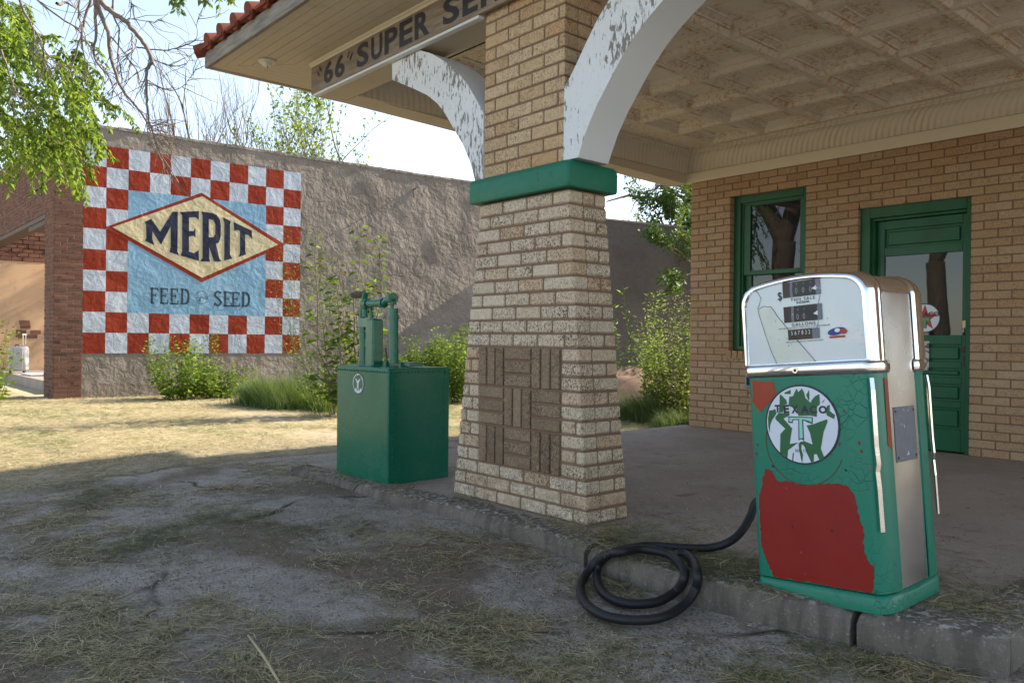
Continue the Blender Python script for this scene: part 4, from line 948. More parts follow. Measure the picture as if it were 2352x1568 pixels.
# ================================================================== BRICK BUILDING WITH THE PAINTED WALL
TH = R(4.5); WD = Vector((math.sin(TH), math.cos(TH), 0)); WN = Vector((math.cos(TH), -math.sin(TH), 0)); WP = Vector((-16.48, 3.73, 0))
def wp(t, z, o=0.): return WP + WD*t + WN*o + Vector((0, 0, z))
def wpx(x, y, o=0.):                          # photo pixel -> point on the painted wall
    v = ray(x, y); t = ((WP-CAM).dot(WN)+o)/v.dot(WN); return CAM+v*t
def wtz(x, y): p = wpx(x, y); return (p-WP).dot(WD), p.z
def build_feed():
    B = thing('feed_store', 'brick and stucco building with a checkered painted advertisement on its side', 'building', (-16.9, 6, 0))
    # stucco side wall, slightly wavy, ragged top
    ts = np.arange(-.02, 11.61, .12); zs = np.linspace(-.1, 1, 45); V = []; F = []
    L = []
    T, U = np.meshgrid(ts, np.linspace(0, 1, 45)); top = 5.13+.03*(fbm(T*.8, T*0, 3)-.5)+.02*(fbm(T*4, T*0, 7)-.5); Z = -.15+U*(top+.15)
    O = np.where((T > 4.4), .05*(fbm(T*1.7, Z*1.5, 12)-.5)+.02*(fbm(T*6, Z*5, 15)-.5), -.006)
    O = O*sstep(4.3, 5.0, T)*1.0 - .004
    P = np.stack([WP.x+WD.x*T+WN.x*O, WP.y+WD.y*T+WN.y*O, Z], -1).reshape(-1, 3)
    nx, ny = len(ts), 45; i = np.arange(nx-1)[None, :] + nx*np.arange(ny-1)[:, None]; F = np.stack([i, i+1, i+1+nx, i+nx], -1).reshape(-1, 4)
    npmesh('side_wall', P, F, M['stucco'], None, None, True); w = bpy.context.scene.objects['side_wall.001'] if 'side_wall.001' in bpy.context.scene.objects else bpy.context.scene.objects['side_wall']
    w.parent = B; w.matrix_parent_inverse = Matrix.Translation(-B.location)
    b = MB(); P8 = [wp(-.02, -.15, -.012), wp(11.6, -.15, -.012), wp(11.6, -.15, -.4), wp(-.02, -.15, -.4)]
    b.loops([P8, [p+Vector((0, 0, 5.25)) for p in P8]], 0, True, True, True); b.build('wall_core', M['stucco'], w)
    b = MB(); n = 40
    for k in range(n):
        t0, t1 = k*11.6/n, (k+1)*11.6/n; h0 = 5.125+.02*float(fbm(t0*2, 0, 2)); o = jit(.008)
        q = [wp(t0, h0-.04, .012+o), wp(t1-.002, h0-.04, .012+o), wp(t1-.002, h0-.04, -.42), wp(t0, h0-.04, -.42)]
        b.loops([q, [p+Vector((0, 0, .055+jit(.008))) for p in q]], 0, True, True, True)
    b.build('coping', M['stucco'], w)
    # mural: checks, panel, diamond, letters
    m = MB(); W_, Hh, z0 = 4.21, 3.92, .842; cw, ch = W_/11, Hh/10
    def Q(t0, z_0, t1, z_1, o, mi): m.quad(wp(t0, z_0, o), wp(t1, z_0, o), wp(t1, z_1, o), wp(t0, z_1, o), mi)
    for i in range(11):
        for j in range(10):
            if 2 <= i <= 8 and 2 <= j <= 7: continue
            tl_ = lambda k: k*cw
            Q(i*cw+jit(.004), z0+j*ch+jit(.004), (i+1)*cw+jit(.004), z0+(j+1)*ch+jit(.004), .004, 0 if (i+j) % 2 == 0 else 1)
    Q(2*cw-.002, z0+2*ch-.002, 9*cw+.002, z0+8*ch+.002, .0045, 2)
    D = [wtz(463, 443), wtz(655, 562), wtz(463, 648), wtz(241, 522)]
    m.tess([wp(t, z, .008) for t, z in D], (), 0)
    D2_ = [wtz(464, 451), wtz(638, 562), wtz(464, 638), wtz(258, 522)]
    m.tess([wp(t, z, .011) for t, z in D2_], (), 3)
    l = m; cv = lambda x, y: wtz((340+x*.19134)*.9408, (480+y*.19134)*.9408); pt = lambda x, y, o=.014: (lambda q: wp(q[0], q[1], o))(cv(x, y))
    LET = [([(65, 325), (150, 285), (265, 450), (425, 192), (490, 195), (485, 700), (505, 748), (383, 708), (398, 650), (398, 380), (275, 615), (165, 440), (165, 540), (190, 622), (70, 562), (88, 530), (85, 360)], ()),
           ([(510, 198), (760, 185), (757, 300), (720, 265), (632, 265), (632, 440), (690, 440), (712, 400), (714, 530), (690, 500), (632, 508), (632, 700), (700, 722), (757, 680), (758, 822), (525, 752), (545, 700), (545, 240)], ()),
           ([(790, 192), (930, 210), (985, 235), (1025, 290), (1038, 360), (1035, 520), (1010, 590), (975, 600), (1020, 790), (1048, 830), (950, 825), (890, 640), (890, 790), (905, 828), (778, 825), (805, 780), (805, 240)], ([(885, 285), (940, 300), (968, 350), (968, 480), (945, 520), (885, 520)],)),
           ([(1055, 258), (1165, 315), (1155, 360), (1155, 740), (1185, 790), (1080, 815), (1083, 760), (1083, 330)], ()),
           ([(1200, 325), (1435, 435), (1435, 548), (1390, 490), (1350, 480), (1350, 700), (1362, 738), (1265, 768), (1283, 720), (1283, 440), (1240, 425), (1212, 440)], ())]
    for o, hs in LET: l.tess([pt(*p) for p in o], [[pt(*p) for p in h] for h in hs], 4)
    # FEED and SEED with slab serifs
    def bar(a, b, w, w2=None):
        (x0, y0), (x1, y1) = a, b; d = Vector((x1-x0, y1-y0, 0)).normalized(); n = Vector((-d.y, d.x, 0)); w2 = w2 or w
        l.poly([pt(x0+n.x*w/2, y0+n.y*w/2), pt(x0-n.x*w/2, y0-n.y*w/2), pt(x1-n.x*w2/2, y1-n.y*w2/2), pt(x1+n.x*w2/2, y1+n.y*w2/2)], 5)
    def L_F(x, y, w, h): bar((x+20, y), (x+20, y+h), 26); bar((x, y+8), (x+w, y+14), 16); bar((x+w-4, y+8), (x+w-4, y+45), 12); bar((x+20, y+h*.48), (x+w*.75, y+h*.5), 14); bar((x+w*.72, y+h*.38), (x+w*.72, y+h*.62), 10); bar((x, y+h-4), (x+48, y+h), 14)
    def L_E(x, y, w, h): L_F(x, y, w, h); bar((x, y+h-8), (x+w, y+h-2), 16); bar((x+w, y+h-45), (x+w, y+h), 12)
    def L_D(x, y, w, h):
        bar((x+22, y), (x+22, y+h), 26); bar((x, y+8), (x+w*.5, y+12), 14); bar((x, y+h-6), (x+w*.5, y+h-4), 14)
        P_ = [(x+w*.5, y+12), (x+w*.78, y+28), (x+w*.88, y+h*.35), (x+w*.88, y+h*.65), (x+w*.78, y+h*.88), (x+w*.5, y+h-5)]
        for a, b in zip(P_[:-1], P_[1:]): bar(a, b, 26)
    def L_S(x, y, w, h):
        P_ = [(x+w*.85, y+h*.18), (x+w*.6, y+h*.05), (x+w*.3, y+h*.07), (x+w*.12, y+h*.22), (x+w*.2, y+h*.38), (x+w*.55, y+h*.52), (x+w*.82, y+h*.68), (x+w*.82, y+h*.84), (x+w*.6, y+h*.96), (x+w*.3, y+h*.95), (x+w*.08, y+h*.8)]
        for a, b in zip(P_[:-1], P_[1:]): bar(a, b, 24)
        bar((x+w*.85, y+h*.04), (x+w*.85, y+h*.24), 9); bar((x+w*.07, y+h*.74), (x+w*.07, y+h*.98), 9)
    L_F(138, 1160, 100, 198); L_E(262, 1164, 100, 200); L_E(392, 1170, 100, 200); L_D(524, 1172, 115, 200)
    L_S(950, 1200, 105, 195); L_E(1072, 1210, 100, 188); L_E(1176, 1214, 100, 186); L_D(1302, 1214, 108, 190)
    for arc in ([(728, 1240), (760, 1212), (800, 1202), (840, 1215), (858, 1245)], [(745, 1352), (790, 1368), (835, 1358), (865, 1335)], [(722, 1300), (745, 1285), (765, 1300), (760, 1330), (740, 1338), (735, 1318), (765, 1310), (772, 1335)], [(772, 1282), (780, 1330)], [(780, 1300), (800, 1275), (815, 1290), (818, 1322)], [(862, 1240), (865, 1310)], [(862, 1270), (838, 1278), (832, 1300), (850, 1306), (866, 1290)]):
        for a, b in zip(arc[:-1], arc[1:]): bar(a, b, 5)
    m.build('painted_mural', [M['m_red'], M['m_white'], M['m_blue'], M['m_cream'], M['m_navy'], M['m_grey']], B, fixn=False)
    # brick corner and street front (along -X at the corner)
    bk = MB(); h = .0755; z = -.05; i = 0; C = wp(-.47, 0); lint = 3.5
    Ms = Matrix.Translation(wp(-.47, 0, .006)) @ Matrix((WD, -WN, Vector((0, 0, 1)))).transposed().to_4x4()     # x along wall, y into it
    Mf = Matrix.Translation(Vector((C.x, C.y, 0))) @ Matrix((Vector((-1, 0, 0)), Vector((0, 1, 0)), Vector((0, 0, 1)))).transposed().to_4x4()
    while z < 5.08:
        odd = i % 2; z1 = z+h; J = .011
        for a, b_ in (((0, .22), (.22, .47)) if odd else ((0, .105), (.105, .33), (.33, .47))):
            e = jit(.004); bk.box(a+(J/2 if a else 0), b_-J/2, e, .1, z+J/2, z1-J/2, 0, Ms, .004)
        x = 0; end = .80 if z1 < lint else 8.0; first = .105 if odd else .22
        while x < end-.03:
            x1 = min(x+(first if x == 0 else .228), end); e = jit(.004)
            bk.box(x+J/2, x1-J/2, -.006+e, .1, z+J/2, z1-J/2, 0, Mf, .004); x = x1
        z = z1; i += 1
    fr = bk.build('brick_front', M['red_brick'], B)
    mo = MB(); mo.box(.008, .46, .01, .38, -.1, 5.06, 0, Ms); mo.box(.01, .79, .004, .38, -.1, 5.06, 0, Mf); mo.box(.79, 7.98, .004, .38, 3.5, 5.06, 0, Mf); mo.build('front_mortar', M['grey_mortar'], fr)
    lt = MB(); lt.box(.78, 8.0, -.004, .3, 3.40, 3.485, 0, Mf); lt.box(.8, 2.5, .02, .3, 3.30, 3.40, 0, Mf); lt.build('steel_lintel', simple('rusted_steel', (.07, .04, .025), .7, .2, .3, 8, .3, 50), B)
    hk = MB(); p = Mf @ Vector((1.15, 0, 3.98)); hk.tube([p, p+Vector((0, -.08, 0)), p+Vector((0, -.12, -.06)), p+Vector((0, -.15, -.02))], .014, 8); hk.box(p.x-.03, p.x+.03, p.y-.02, p.y, p.z-.09, p.z+.09); hk.build('hook', M['black'], B)
    # crack between brick corner and stucco
    # roofless inside seen through the opening
    pw = MB(); pw.box(-25.2, -24.9, 2.6, 9.0, 0, 3.15); iw = pw.build('plaster_wall', M['plaster'], B)
    ib = MB(); z = 3.15; i = 0
    while z < 4.6:
        y = 2.6+(.13 if i % 2 else 0)
        while y < 9: ib.box(-25.1, -24.88+jit(.01), y+.006, y+.254, z+.006, z+.11, 0, None, .006); y += .26
        z += .116; i += 1
    ib.build('inner_brickwork', M['red_brick'], B); ib = MB()
    for (y, zz) in ((4.02, 1.2), (4.02, 1.08), (4.10, 1.46), (4.36, 1.2), (4.28, 1.08), (4.12, 1.34)): ib.box(-25, -24.885, y, y+.245, zz, zz+.105, 0, None, .006)
    ib.build('exposed_bricks', M['red_brick'], iw)
    fl = MB(); fl.box(-25, -18.0, 3.6, 9.0, -.1, .215); fl.build('inner_floor', M['platform'], B)
    # nail in the wall
    n_ = MB(); p = wp(7.0, 4.74); n_.tube([p-WN*.05, p+WN*.13, p+WN*.15+Vector((0, 0, .05))], .012, 6); n_.tube([wp(7.0, 4.74, .01), wp(7.02, 4.55, .02)], .012, 5); n_.build('spike', M['twig_wood'], B)
    # rear wing, shade in its colour; pushed forward and turned to shape shadows
    Rw = thing('rear_wing', 'low stuccoed wing beyond the porch pillar, coloured and turned for shade', 'building', tuple(wp(13, 0, 0)))
    a = R(13); d2 = Vector((math.sin(a), math.cos(a), 0)); n2 = Vector((math.cos(a), -math.sin(a), 0)); s0 = wp(11.6, 0, .85)
    g = MB(); L = []
    A_ = [s0, s0+d2*16, s0+d2*16-n2*5, s0-n2*1.6]
    hz = 4.42
    g.loops([[p+Vector((0, 0, -.1)) for p in A_], [p+Vector((0, 0, hz)) for p in A_]], 0, True, True, True); ww = g.build('wing_wall', M['stucco_shaded'], Rw)
    g = MB(); A2 = [s0-n2*-.02-d2*.02, s0+d2*16+n2*.02, s0+d2*16-n2*.3, s0-n2*.3-d2*.02]
    g.loops([[p+Vector((0, 0, hz+.001)) for p in A2], [p+Vector((0, 0, hz+.05)) for p in A2]], 0, True, True, True); g.build('wing_coping', M['stucco'], Rw)
build_feed()
def build_suitcase():
    p = at(42, 853, 20.0); p.z = .215; k = 20/1829.
    S_ = thing('suitcase', 'grey ribbed suitcase standing upright with its handle pulled out', 'suitcase', tuple(p)); S_.rotation_euler = (0, 0, R(48.9+180+90-90))
    S_.rotation_euler = (0, 0, math.atan2(CR.y, CR.x))
    w, h, d = .45, .62, .24
    m = MB(); m.box(-w/2, w/2, -d/2, d/2, .05, .05+h, 0, None, .05)
    for i in range(11):
        x = -w*.36+i*w*.072; m.box(x, x+.016, -d/2-.008, -d/2+.01, .12, h-.01, 0, None, .004)
    m.build('shell', M['suit_grey'], S_, local=True, auto=40)
    m = MB(); m.tube([(.10, .03, h+.04), (.10, .03, h+.34)], .010, 8); m.tube([(.17, .03, h+.04), (.17, .03, h+.34)], .010, 8); m.box(.08, .19, .015, .045, h+.33, h+.37, 0, None, .008); m.build('pull_handle', M['chrome'], S_, local=True)
    m = MB(); m.tube([(-.07, -.02, h+.05), (-.06, -.02, h+.085), (.04, -.02, h+.085), (.05, -.02, h+.05)], .012, 8); m.build('carry_handle', M['black'], S_, local=True)
    for x in (-.17, .17):
        m = MB(); m.tube([(x-.015, -.05, .028), (x+.015, -.05, .028)], .028, 12); m.box(x-.02, x+.02, -.075, .0, .03, .06); m.build('wheel', M['black'], S_, local=True)
build_suitcase()
def build_debris():
    p = at(85, 862, 19.0); m = MB()
    m.loops([[Vector((p.x-.5, p.y-.25, .225)), Vector((p.x+.5, p.y-.2, .225)), Vector((p.x+.55, p.y+.3, .24)), Vector((p.x-.4, p.y+.3, .24))], [Vector((p.x-.5, p.y-.25, .25)), Vector((p.x+.5, p.y-.2, .25)), Vector((p.x+.55, p.y+.3, .262)), Vector((p.x-.4, p.y+.3, .262))]], 0, True, True, True)
    tag(m.build('loose_sheet', M['board_white']), 'pale flat sheet lying on the floor beside the suitcase', 'board')
build_debris()

# ================================================================== VEGETATION
def leaf_mesh(name, P, Dv, Ls, wr, mats, mi=None, parent=None, fold=.25):
    P = np.asarray(P, float); Dv = np.asarray(Dv, float); n = len(P)
    Dv = Dv/np.maximum(np.linalg.norm(Dv, axis=1, keepdims=True), 1e-9)
    rv = rng.normal(size=(n, 3)); rv[:, 2] += .9
    N = rv-(rv*Dv).sum(1, keepdims=True)*Dv; N /= np.maximum(np.linalg.norm(N, axis=1, keepdims=True), 1e-9)
    Sd = np.cross(Dv, N); L = np.asarray(Ls, float).reshape(-1, 1)*np.ones((n, 1)); w = L*wr
    mid = P+Dv*L*.42; V = np.stack([P, mid+Sd*w*.5+N*L*fold*.35, P+Dv*L-N*L*fold*.4, mid-Sd*w*.5+N*L*fold*.35], 1).reshape(-1, 3)
    F = np.arange(4*n).reshape(n, 4)
    return npmesh(name, V, F, mats, mi, parent)
def grow(p, d, length, rad, level, maxl, tubes, tips, up=.1, spread=.6, kids=4, bend=.25):
    n = 5; pts = [Vector(p)]; d = Vector(d).normalized()
    for i in range(n):
        d = (d+Vector((jit(bend), jit(bend), jit(bend)+up*.3))).normalized(); pts.append(pts[-1]+d*(length/n))
    rr = [rad*(1-.62*i/n) for i in range(n+1)]; tubes.append((pts, rr))
    if level == maxl: tips.append(pts); return
    for k in range(kids):
        f = random.uniform(.35, 1.0) if k else 1.0
        i = min(n-1, int(f*n)); q = pts[i].lerp(pts[i+1], f*n-i)
        dd = (d if k == 0 else (pts[i+1]-pts[i]).normalized()) + Vector((random.gauss(0, spread), random.gauss(0, spread), random.gauss(up, spread*.6)))*(1 if k else .4)
        grow(q, dd, length*random.uniform(.55, .8), rad*(.55 if k else .62)*(1-.3*f*(k > 0)), level+1, maxl, tubes, tips, up, spread, kids, bend)
def tubes_mesh(name, tubes, mat, parent, n=6):
    m = MB()
    for pts, rr in tubes: m.tube(pts, rr, n if max(rr) > .015 else 4, 0, False)
    return m.build(name, mat, parent, smooth=True, fixn=False)
def tip_leaves(tips, per, L, spread=.05):
    P = []; D = []; Ls = []
    for pts in tips:
        for k in range(per):
            f = random.uniform(.1, 1)*(len(pts)-1); i = min(len(pts)-2, int(f)); q = pts[i].lerp(pts[i+1], f-i)
            d = (pts[i+1]-pts[i]).normalized()+Vector((random.gauss(0, .8), random.gauss(0, .8), random.gauss(-.25, .6)))
            P.append(q+Vector((jit(spread), jit(spread), jit(spread)))); D.append(d); Ls.append(L*random.uniform(.6, 1.25))
    return P, D, Ls

# ---- the street tree whose boughs hang into the top of the view; its trunk stands left of the camera and shows in the window panes
def street_tree():
    b = onY(1790, 560, 17.4); bx, by = b.x, 16.5-17.4
    T = thing('street_tree', 'old elm with bare twigs and bright green leaves hanging over the painted wall', 'tree', (bx, by, 0))
    tr = []; base = Vector((bx, by, -.1)); fork = Vector((bx+.10, by+.05, 3.6))
    tr.append(([base, base.lerp(fork, .3)+Vector((.03, 0, 0)), base.lerp(fork, .7)+Vector((-.04, 0, 0)), fork], [.36, .27, .25, .27]))
    l1 = [fork, Vector((bx-.35, by+.25, 4.6)), Vector((bx-.9, by+.8, 5.6)), Vector((bx-1.6, by+1.3, 6.8))]
    l2 = [fork, Vector((bx+.5, by+.15, 4.7)), Vector((bx+.9, by+.5, 5.5)), Vector((bx+1.6, by+1.0, 6.3))]
    tr.append((l1, [.22, .19, .15, .10])); tr.append((l2, [.21, .17, .14, .09]))
    s2 = Vector((bx-1.1, by-.2, -.1)); tr.append(([s2, s2+Vector((-.1, 0, 2)), s2+Vector((-.4, .1, 4)), s2+Vector((-1.0, .3, 6.5))], [.2, .16, .14, .08]))
    Z = 7.2
    def px(pts, z0=Z, z1=None): z1 = z1 or z0; n = len(pts); return [at(x, y, z0+(z1-z0)*i/(n-1)) for i, (x, y) in enumerate(pts)]
    A1 = at(228, -110, 7.2); A2 = at(0, -80, 7.6); A3 = at(430, -70, 7.4)
    limb = catmull([l2[1], Vector((bx+.9, by+.9, 5.15)), A3+Vector((-.5, -.1, .25)), A1, A1+Vector((-.1, .3, -.2))], 6); tr.append((limb, np.linspace(.12, .018, len(limb)).tolist()))
    limb2 = catmull([l1[1], Vector((bx-.2, by+.9, 4.9)), A2+Vector((0, -.2, .1)), A2+Vector((-.1, .4, -.1))], 6); tr.append((limb2, np.linspace(.12, .05, len(limb2)).tolist()))
    limb3 = catmull([l2[2], Vector((bx+1.6, by+1.0, 5.2)), A3, A3+Vector((.7, .9, .15))], 6); tr.append((limb3, np.linspace(.10, .03, len(limb3)).tolist()))
    tubes_mesh('trunk', tr, M['bark'], T, 12)
    k = .336; bare = []
    def cr(pts): return [(x*k, y*k) for x, y in pts]
    main = [([(660, -160), (680, 0), (770, 85), (860, 150), (930, 230), (990, 310), (1040, 410), (1005, 480), (1000, 560), (1005, 680), (1010, 800), (1040, 900), (1110, 1080), (1235, 1305)], .022),
            ([(640, -160), (660, 20), (740, 220), (760, 400), (830, 600), (960, 760), (1030, 900), (1090, 1040), (1225, 1245)], .019),
            ([(630, -160), (620, 0), (580, 130), (550, 260), (510, 400), (470, 520), (455, 580)], .014),
            ([(640, -100), (650, 30), (655, 230), (645, 400), (740, 520), (790, 640), (900, 720)], .015),
            ([(110, -150), (130, 0), (200, 150), (270, 260), (300, 340), (380, 420), (480, 470)], .013),
            ([(240, -150), (260, 0), (410, 120), (540, 210), (620, 330), (700, 450), (760, 560), (840, 700)], .010),
            ([(780, -100), (780, 120), (815, 200), (810, 360), (820, 480), (800, 560), (745, 690)], .009),
            ([(930, 320), (1010, 338), (1100, 345), (1200, 330), (1300, 300), (1350, 250), (1350, 160), (1390, 60), (1400, -60)], .007),
            ([(860, 140), (900, 130), (1000, 150), (1060, 155), (1115, 130)], .005), ([(1040, 410), (1120, 435), (1200, 458), (1280, 430), (1300, 390), (1345, 330)], .006),
            ([(1010, 570), (1100, 600), (1180, 620), (1260, 580), (1300, 530), (1340, 470)], .005), ([(900, 230), (905, 300), (900, 400), (870, 520), (820, 660)], .006),
            ([(935, 270), (920, 330), (840, 420), (790, 480)], .006), ([(760, 250), (830, 340), (930, 470), (960, 560), (1000, 700)], .008),
            ([(550, -60), (540, 90), (555, 200), (560, 330), (600, 450), (570, 560)], .008), ([(390, 30), (450, 20), (520, 45), (540, -60)], .012), ([(880, 0), (900, 30), (925, 55)], .004),
            ([(0, 340), (50, 450), (90, 590), (140, 680)], .010), ([(230, 200), (230, 330), (235, 460)], .005), ([(290, 300), (300, 400), (290, 520)], .005)]
    for i, (pts, r_) in enumerate(main):
        z0 = Z+jit(.5); P = catmull(px(cr(pts), z0, z0+jit(.5)), 4)
        P = [p+Vector((jit(.006), jit(.006), jit(.006))) for p in P]
        bare.append((P, np.linspace(r_*1.2, max(.002, r_*.16), len(P)).tolist()))
        for q in range(int(6+len(P)*.35)):
            j = random.randint(2, len(P)-2); d = (P[j+1]-P[j]).normalized(); s_ = P[j]; L = random.uniform(.08, .38)
            dd = (d+Vector((random.gauss(0, .6), random.gauss(0, .6), random.gauss(-.15, .5)))).normalized(); w = [s_]
            for _ in range(5): dd = (dd+Vector((jit(.3), jit(.3), jit(.25)-.03))).normalized(); w.append(w[-1]+dd*L/5)
            bare.append((w, np.linspace(.0042, .0018, 6).tolist()))
    for q in range(42):          # the fan of fine dead twigs in front of the wall
        x0, y0 = random.uniform(990, 1090), random.uniform(820, 1010); x1, y1 = random.uniform(1040, 1300), y0+random.uniform(80, 300)
        if q % 3 == 0: x1, y1 = random.uniform(1150, 1330), y0+random.uniform(-60, 120)
        mid = ((x0+x1)/2+random.uniform(-10, 50), (y0+y1)/2-random.uniform(0, 50)); P = catmull(px(cr([(x0, y0), mid, (x1, y1)]), Z+jit(.5)), 4)
        bare.append((P, np.linspace(.0042, .0017, len(P)).tolist()))
    tubes_mesh('bare_twigs', bare, M['twig'], T, 5)
    # leafy hanging sprays
    sp = []; P = []; D = []; L = []
    def spray(x0, y0, x1, y1, sag=.25, dens=1.0, z=None):
        z = z or 9.0+random.uniform(-1., 1.2); c = px([(x0, y0), (x0*.45+x1*.55, y0*.62+y1*.38-abs(x1-x0)*sag), (x1, y1)], z, z+jit(.3)); C = catmull(c, 7)
        sp.append((C, np.linspace(.005, .0012, len(C)).tolist()))
        n = int(len(C)*3.0*dens)
        for j in range(n):
            f = (.08+.92*j/n)*(len(C)-1); i = min(len(C)-2, int(f)); q = C[i].lerp(C[i+1], f-i); t = (C[i+1]-C[i]).normalized()
            sd = CR*(1 if j % 2 else -1)+D2*jit(.9)
            P.append(q+Vector((jit(.012), jit(.012), jit(.012)))); D.append(t*.75+sd*.75+Vector((0, 0, -.35+jit(.3)))); L.append(random.uniform(.045, .09))
    for q in range(115):
        x0 = random.uniform(-60, 165); y0 = random.uniform(70, 330)*(1 if x0 < 120 else 1.05)
        spray(x0, y0, x0+random.uniform(15, 95), min(455, y0+random.uniform(50, 140)))
    for q in range(40): x0 = random.uniform(-40, 70); y0 = random.uniform(-20, 120); spray(x0, y0, x0+random.uniform(0, 60), y0+random.uniform(40, 110), .2, .8)
    for q in range(28): x0 = random.uniform(90, 215); y0 = random.uniform(110, 300); spray(x0, y0, x0+random.uniform(10, 50), y0+random.uniform(40, 120), .3, .8)
    for a in ((150, 330, 200, 465), (165, 300, 262, 368), (200, 210, 265, 270), (215, 235, 320, 302), (90, 330, 100, 440), (20, 330, 28, 425), (60, 330, 75, 448), (90, 90, 138, 85), (140, 170, 185, 215), (120, 320, 178, 455), (185, 290, 230, 360), (175, 330, 215, 418)): spray(*a, .12, 1.5)
    for q in range(9): x0 = random.uniform(395, 570); spray(x0, -40, x0+jit(30), random.uniform(0, 40), .1, .7, 7.6)
    spray(685, 185, 740, 255, .12, 1.0, 9.2); spray(690, 190, 715, 240, .1, .9, 9.2)
    q_ = catmull(px([(430, -75), (560, -70), (690, 60), (690, 180)], 7.5, 9.2), 4); sp.append((q_, np.linspace(.02, .004, len(q_)).tolist()))
    tubes_mesh('leafy_twigs', sp, M['twig'], T, 4)
    mi = (rng.random(len(P)) < .25).astype(int)
    leaf_mesh('crown', P, D, L, .46, [M['leaf'], M['leaf_bright']], mi, T)
street_tree()
def second_tree():
    b = onY(2180, 620, 19.6); bx, by = b.x, 16.5-19.6
    T = thing('street_tree', 'double trunked street tree reflected in the glass of the green door', 'tree', (bx, by, 0)); tubes = []; tips = []
    for dx, lean, r_ in ((-.25, -.2, .24), (.55, .25, .3)):
        p = Vector((bx+dx, by, -.1)); q = p+Vector((lean*.6, 0, 3.2)); tubes.append(([p, p.lerp(q, .5)+Vector((.05, 0, 0)), q], [r_*1.2, r_, r_*.85]))
        for k in range(3): grow(q, (lean+jit(.6), jit(.5), 1), 2.4, r_*.6, 0, 3, tubes, tips, .12, .55, 3)
    tubes_mesh('trunk', tubes, M['bark'], T, 8); P, D, L = tip_leaves(tips, 22, .10, .12); leaf_mesh('crown', P, D, L, .5, [M['leaf']], None, T)
second_tree()

# ---- trees behind the wall
def tree_at(name, label, base, h, seeds, kids, maxl, leaf=None, per=0, lsize=.08, spread=.5, up=.25, rad=.09, n0=1, bend=.2, group=None):
    random.seed(seeds); T = thing(name, label, 'tree', tuple(base), group); tubes = []; tips = []
    for k in range(n0): grow(Vector(base)+Vector((jit(.3), jit(.3), 0))*(n0 > 1), (jit(.25), jit(.25), 1), h*.45, rad, 0, maxl, tubes, tips, up, spread, kids, bend)
    tubes_mesh('trunk' if leaf else 'bare_branches', tubes, M['bark'] if not leaf else M['twig'], T, 7)
    if leaf: P, D, L = tip_leaves(tips, per, lsize, .12); leaf_mesh('crown', P, D, L, .5, leaf, (rng.random(len(P)) < .35).astype(int) if len(leaf) > 1 else None, T)
    return T
def ground_pt(x, Z): p = at(x, 700, Z); p.z = 0; return p
tree_at('bare_tree', 'leafless tree with thin grey branches rising behind the painted wall', ground_pt(480, 27), 9.6, 5, 4, 4, None, spread=.46, up=.34, rad=.10, n0=3)
tree_at('bare_tree', 'smaller leafless sapling beside the leafy one behind the painted wall', ground_pt(545, 27.5), 9.0, 9, 4, 4, None, spread=.46, up=.34, rad=.085, n0=2)
tree_at('young_tree', 'slender young tree with small pale green leaves rising above the stucco wall', ground_pt(660, 25), 9.4, 12, 4, 3, [M['leaf_bright'], M['leaf_mid']], 15, .13, .42, .28, .07, 4)
tree_at('shade_tree', 'dense leafy tree above the rear wing, its leaves darkened as if in shade', ground_pt(1730, 23), 6.6, 21, 4, 3, [M['leaf_mid']], 150, .11, .48, .05, .12, 4)  # only the darker leaf colour, standing in for the crown's shade
def dead_boughs():
    T = thing('bare_tree', 'dead tree reaching bare dark boughs across the gap beside the porch pillar', 'tree', tuple(ground_pt(1640, 29))); tu = []
    k = .168; c = lambda pts: [at((1380+x*.17857)*.9408, (380+y*.17857)*.9408, 28) for x, y in pts]
    for pts, r_ in (([(1900, 760), (1500, 680), (1250, 600), (1020, 570), (860, 550), (700, 590), (560, 630)], .075), ([(1700, 640), (1330, 400), (1200, 270), (1100, 120)], .07), ([(1500, 480), (1300, 410), (1240, 460), (1110, 490), (1000, 540), (900, 540)], .05), ([(1030, 580), (950, 640), (900, 760), (790, 880)], .03), ([(1250, 330), (1220, 470), (1090, 580), (1040, 700), (1050, 820), (1120, 900)], .03), ([(1130, 490), (1050, 640), (990, 790), (980, 900)], .025), ([(1290, 290), (1220, 560), (1180, 660), (1150, 800)], .022), ([(860, 550), (880, 500), (830, 340), (800, 250)], .02)):
        P = catmull(c(pts), 4); tu.append((P, np.linspace(r_, r_*.35, len(P)).tolist()))
        for q in range(5):
            j = random.randint(1, len(P)-2); d = Vector((jit(1), jit(1), jit(1)-.2)).normalized(); w = [P[j]]
            for _ in range(4): d = (d+Vector((jit(.4), jit(.4), jit(.4)))).normalized(); w.append(w[-1]+d*.22)
            tu.append((w, [.012, .010, .008, .006, .005]))
    b = ground_pt(1640, 29); tu.append(([b, b+Vector((0, 0, 3)), c([(1900, 760)])[0]], [.2, .17, .10])); tu.append(([b+Vector((0, 0, 3)), c([(1700, 640)])[0]], [.15, .07]))
    tubes_mesh('bare_branches', tu, M['bark'], T, 6)
dead_boughs()

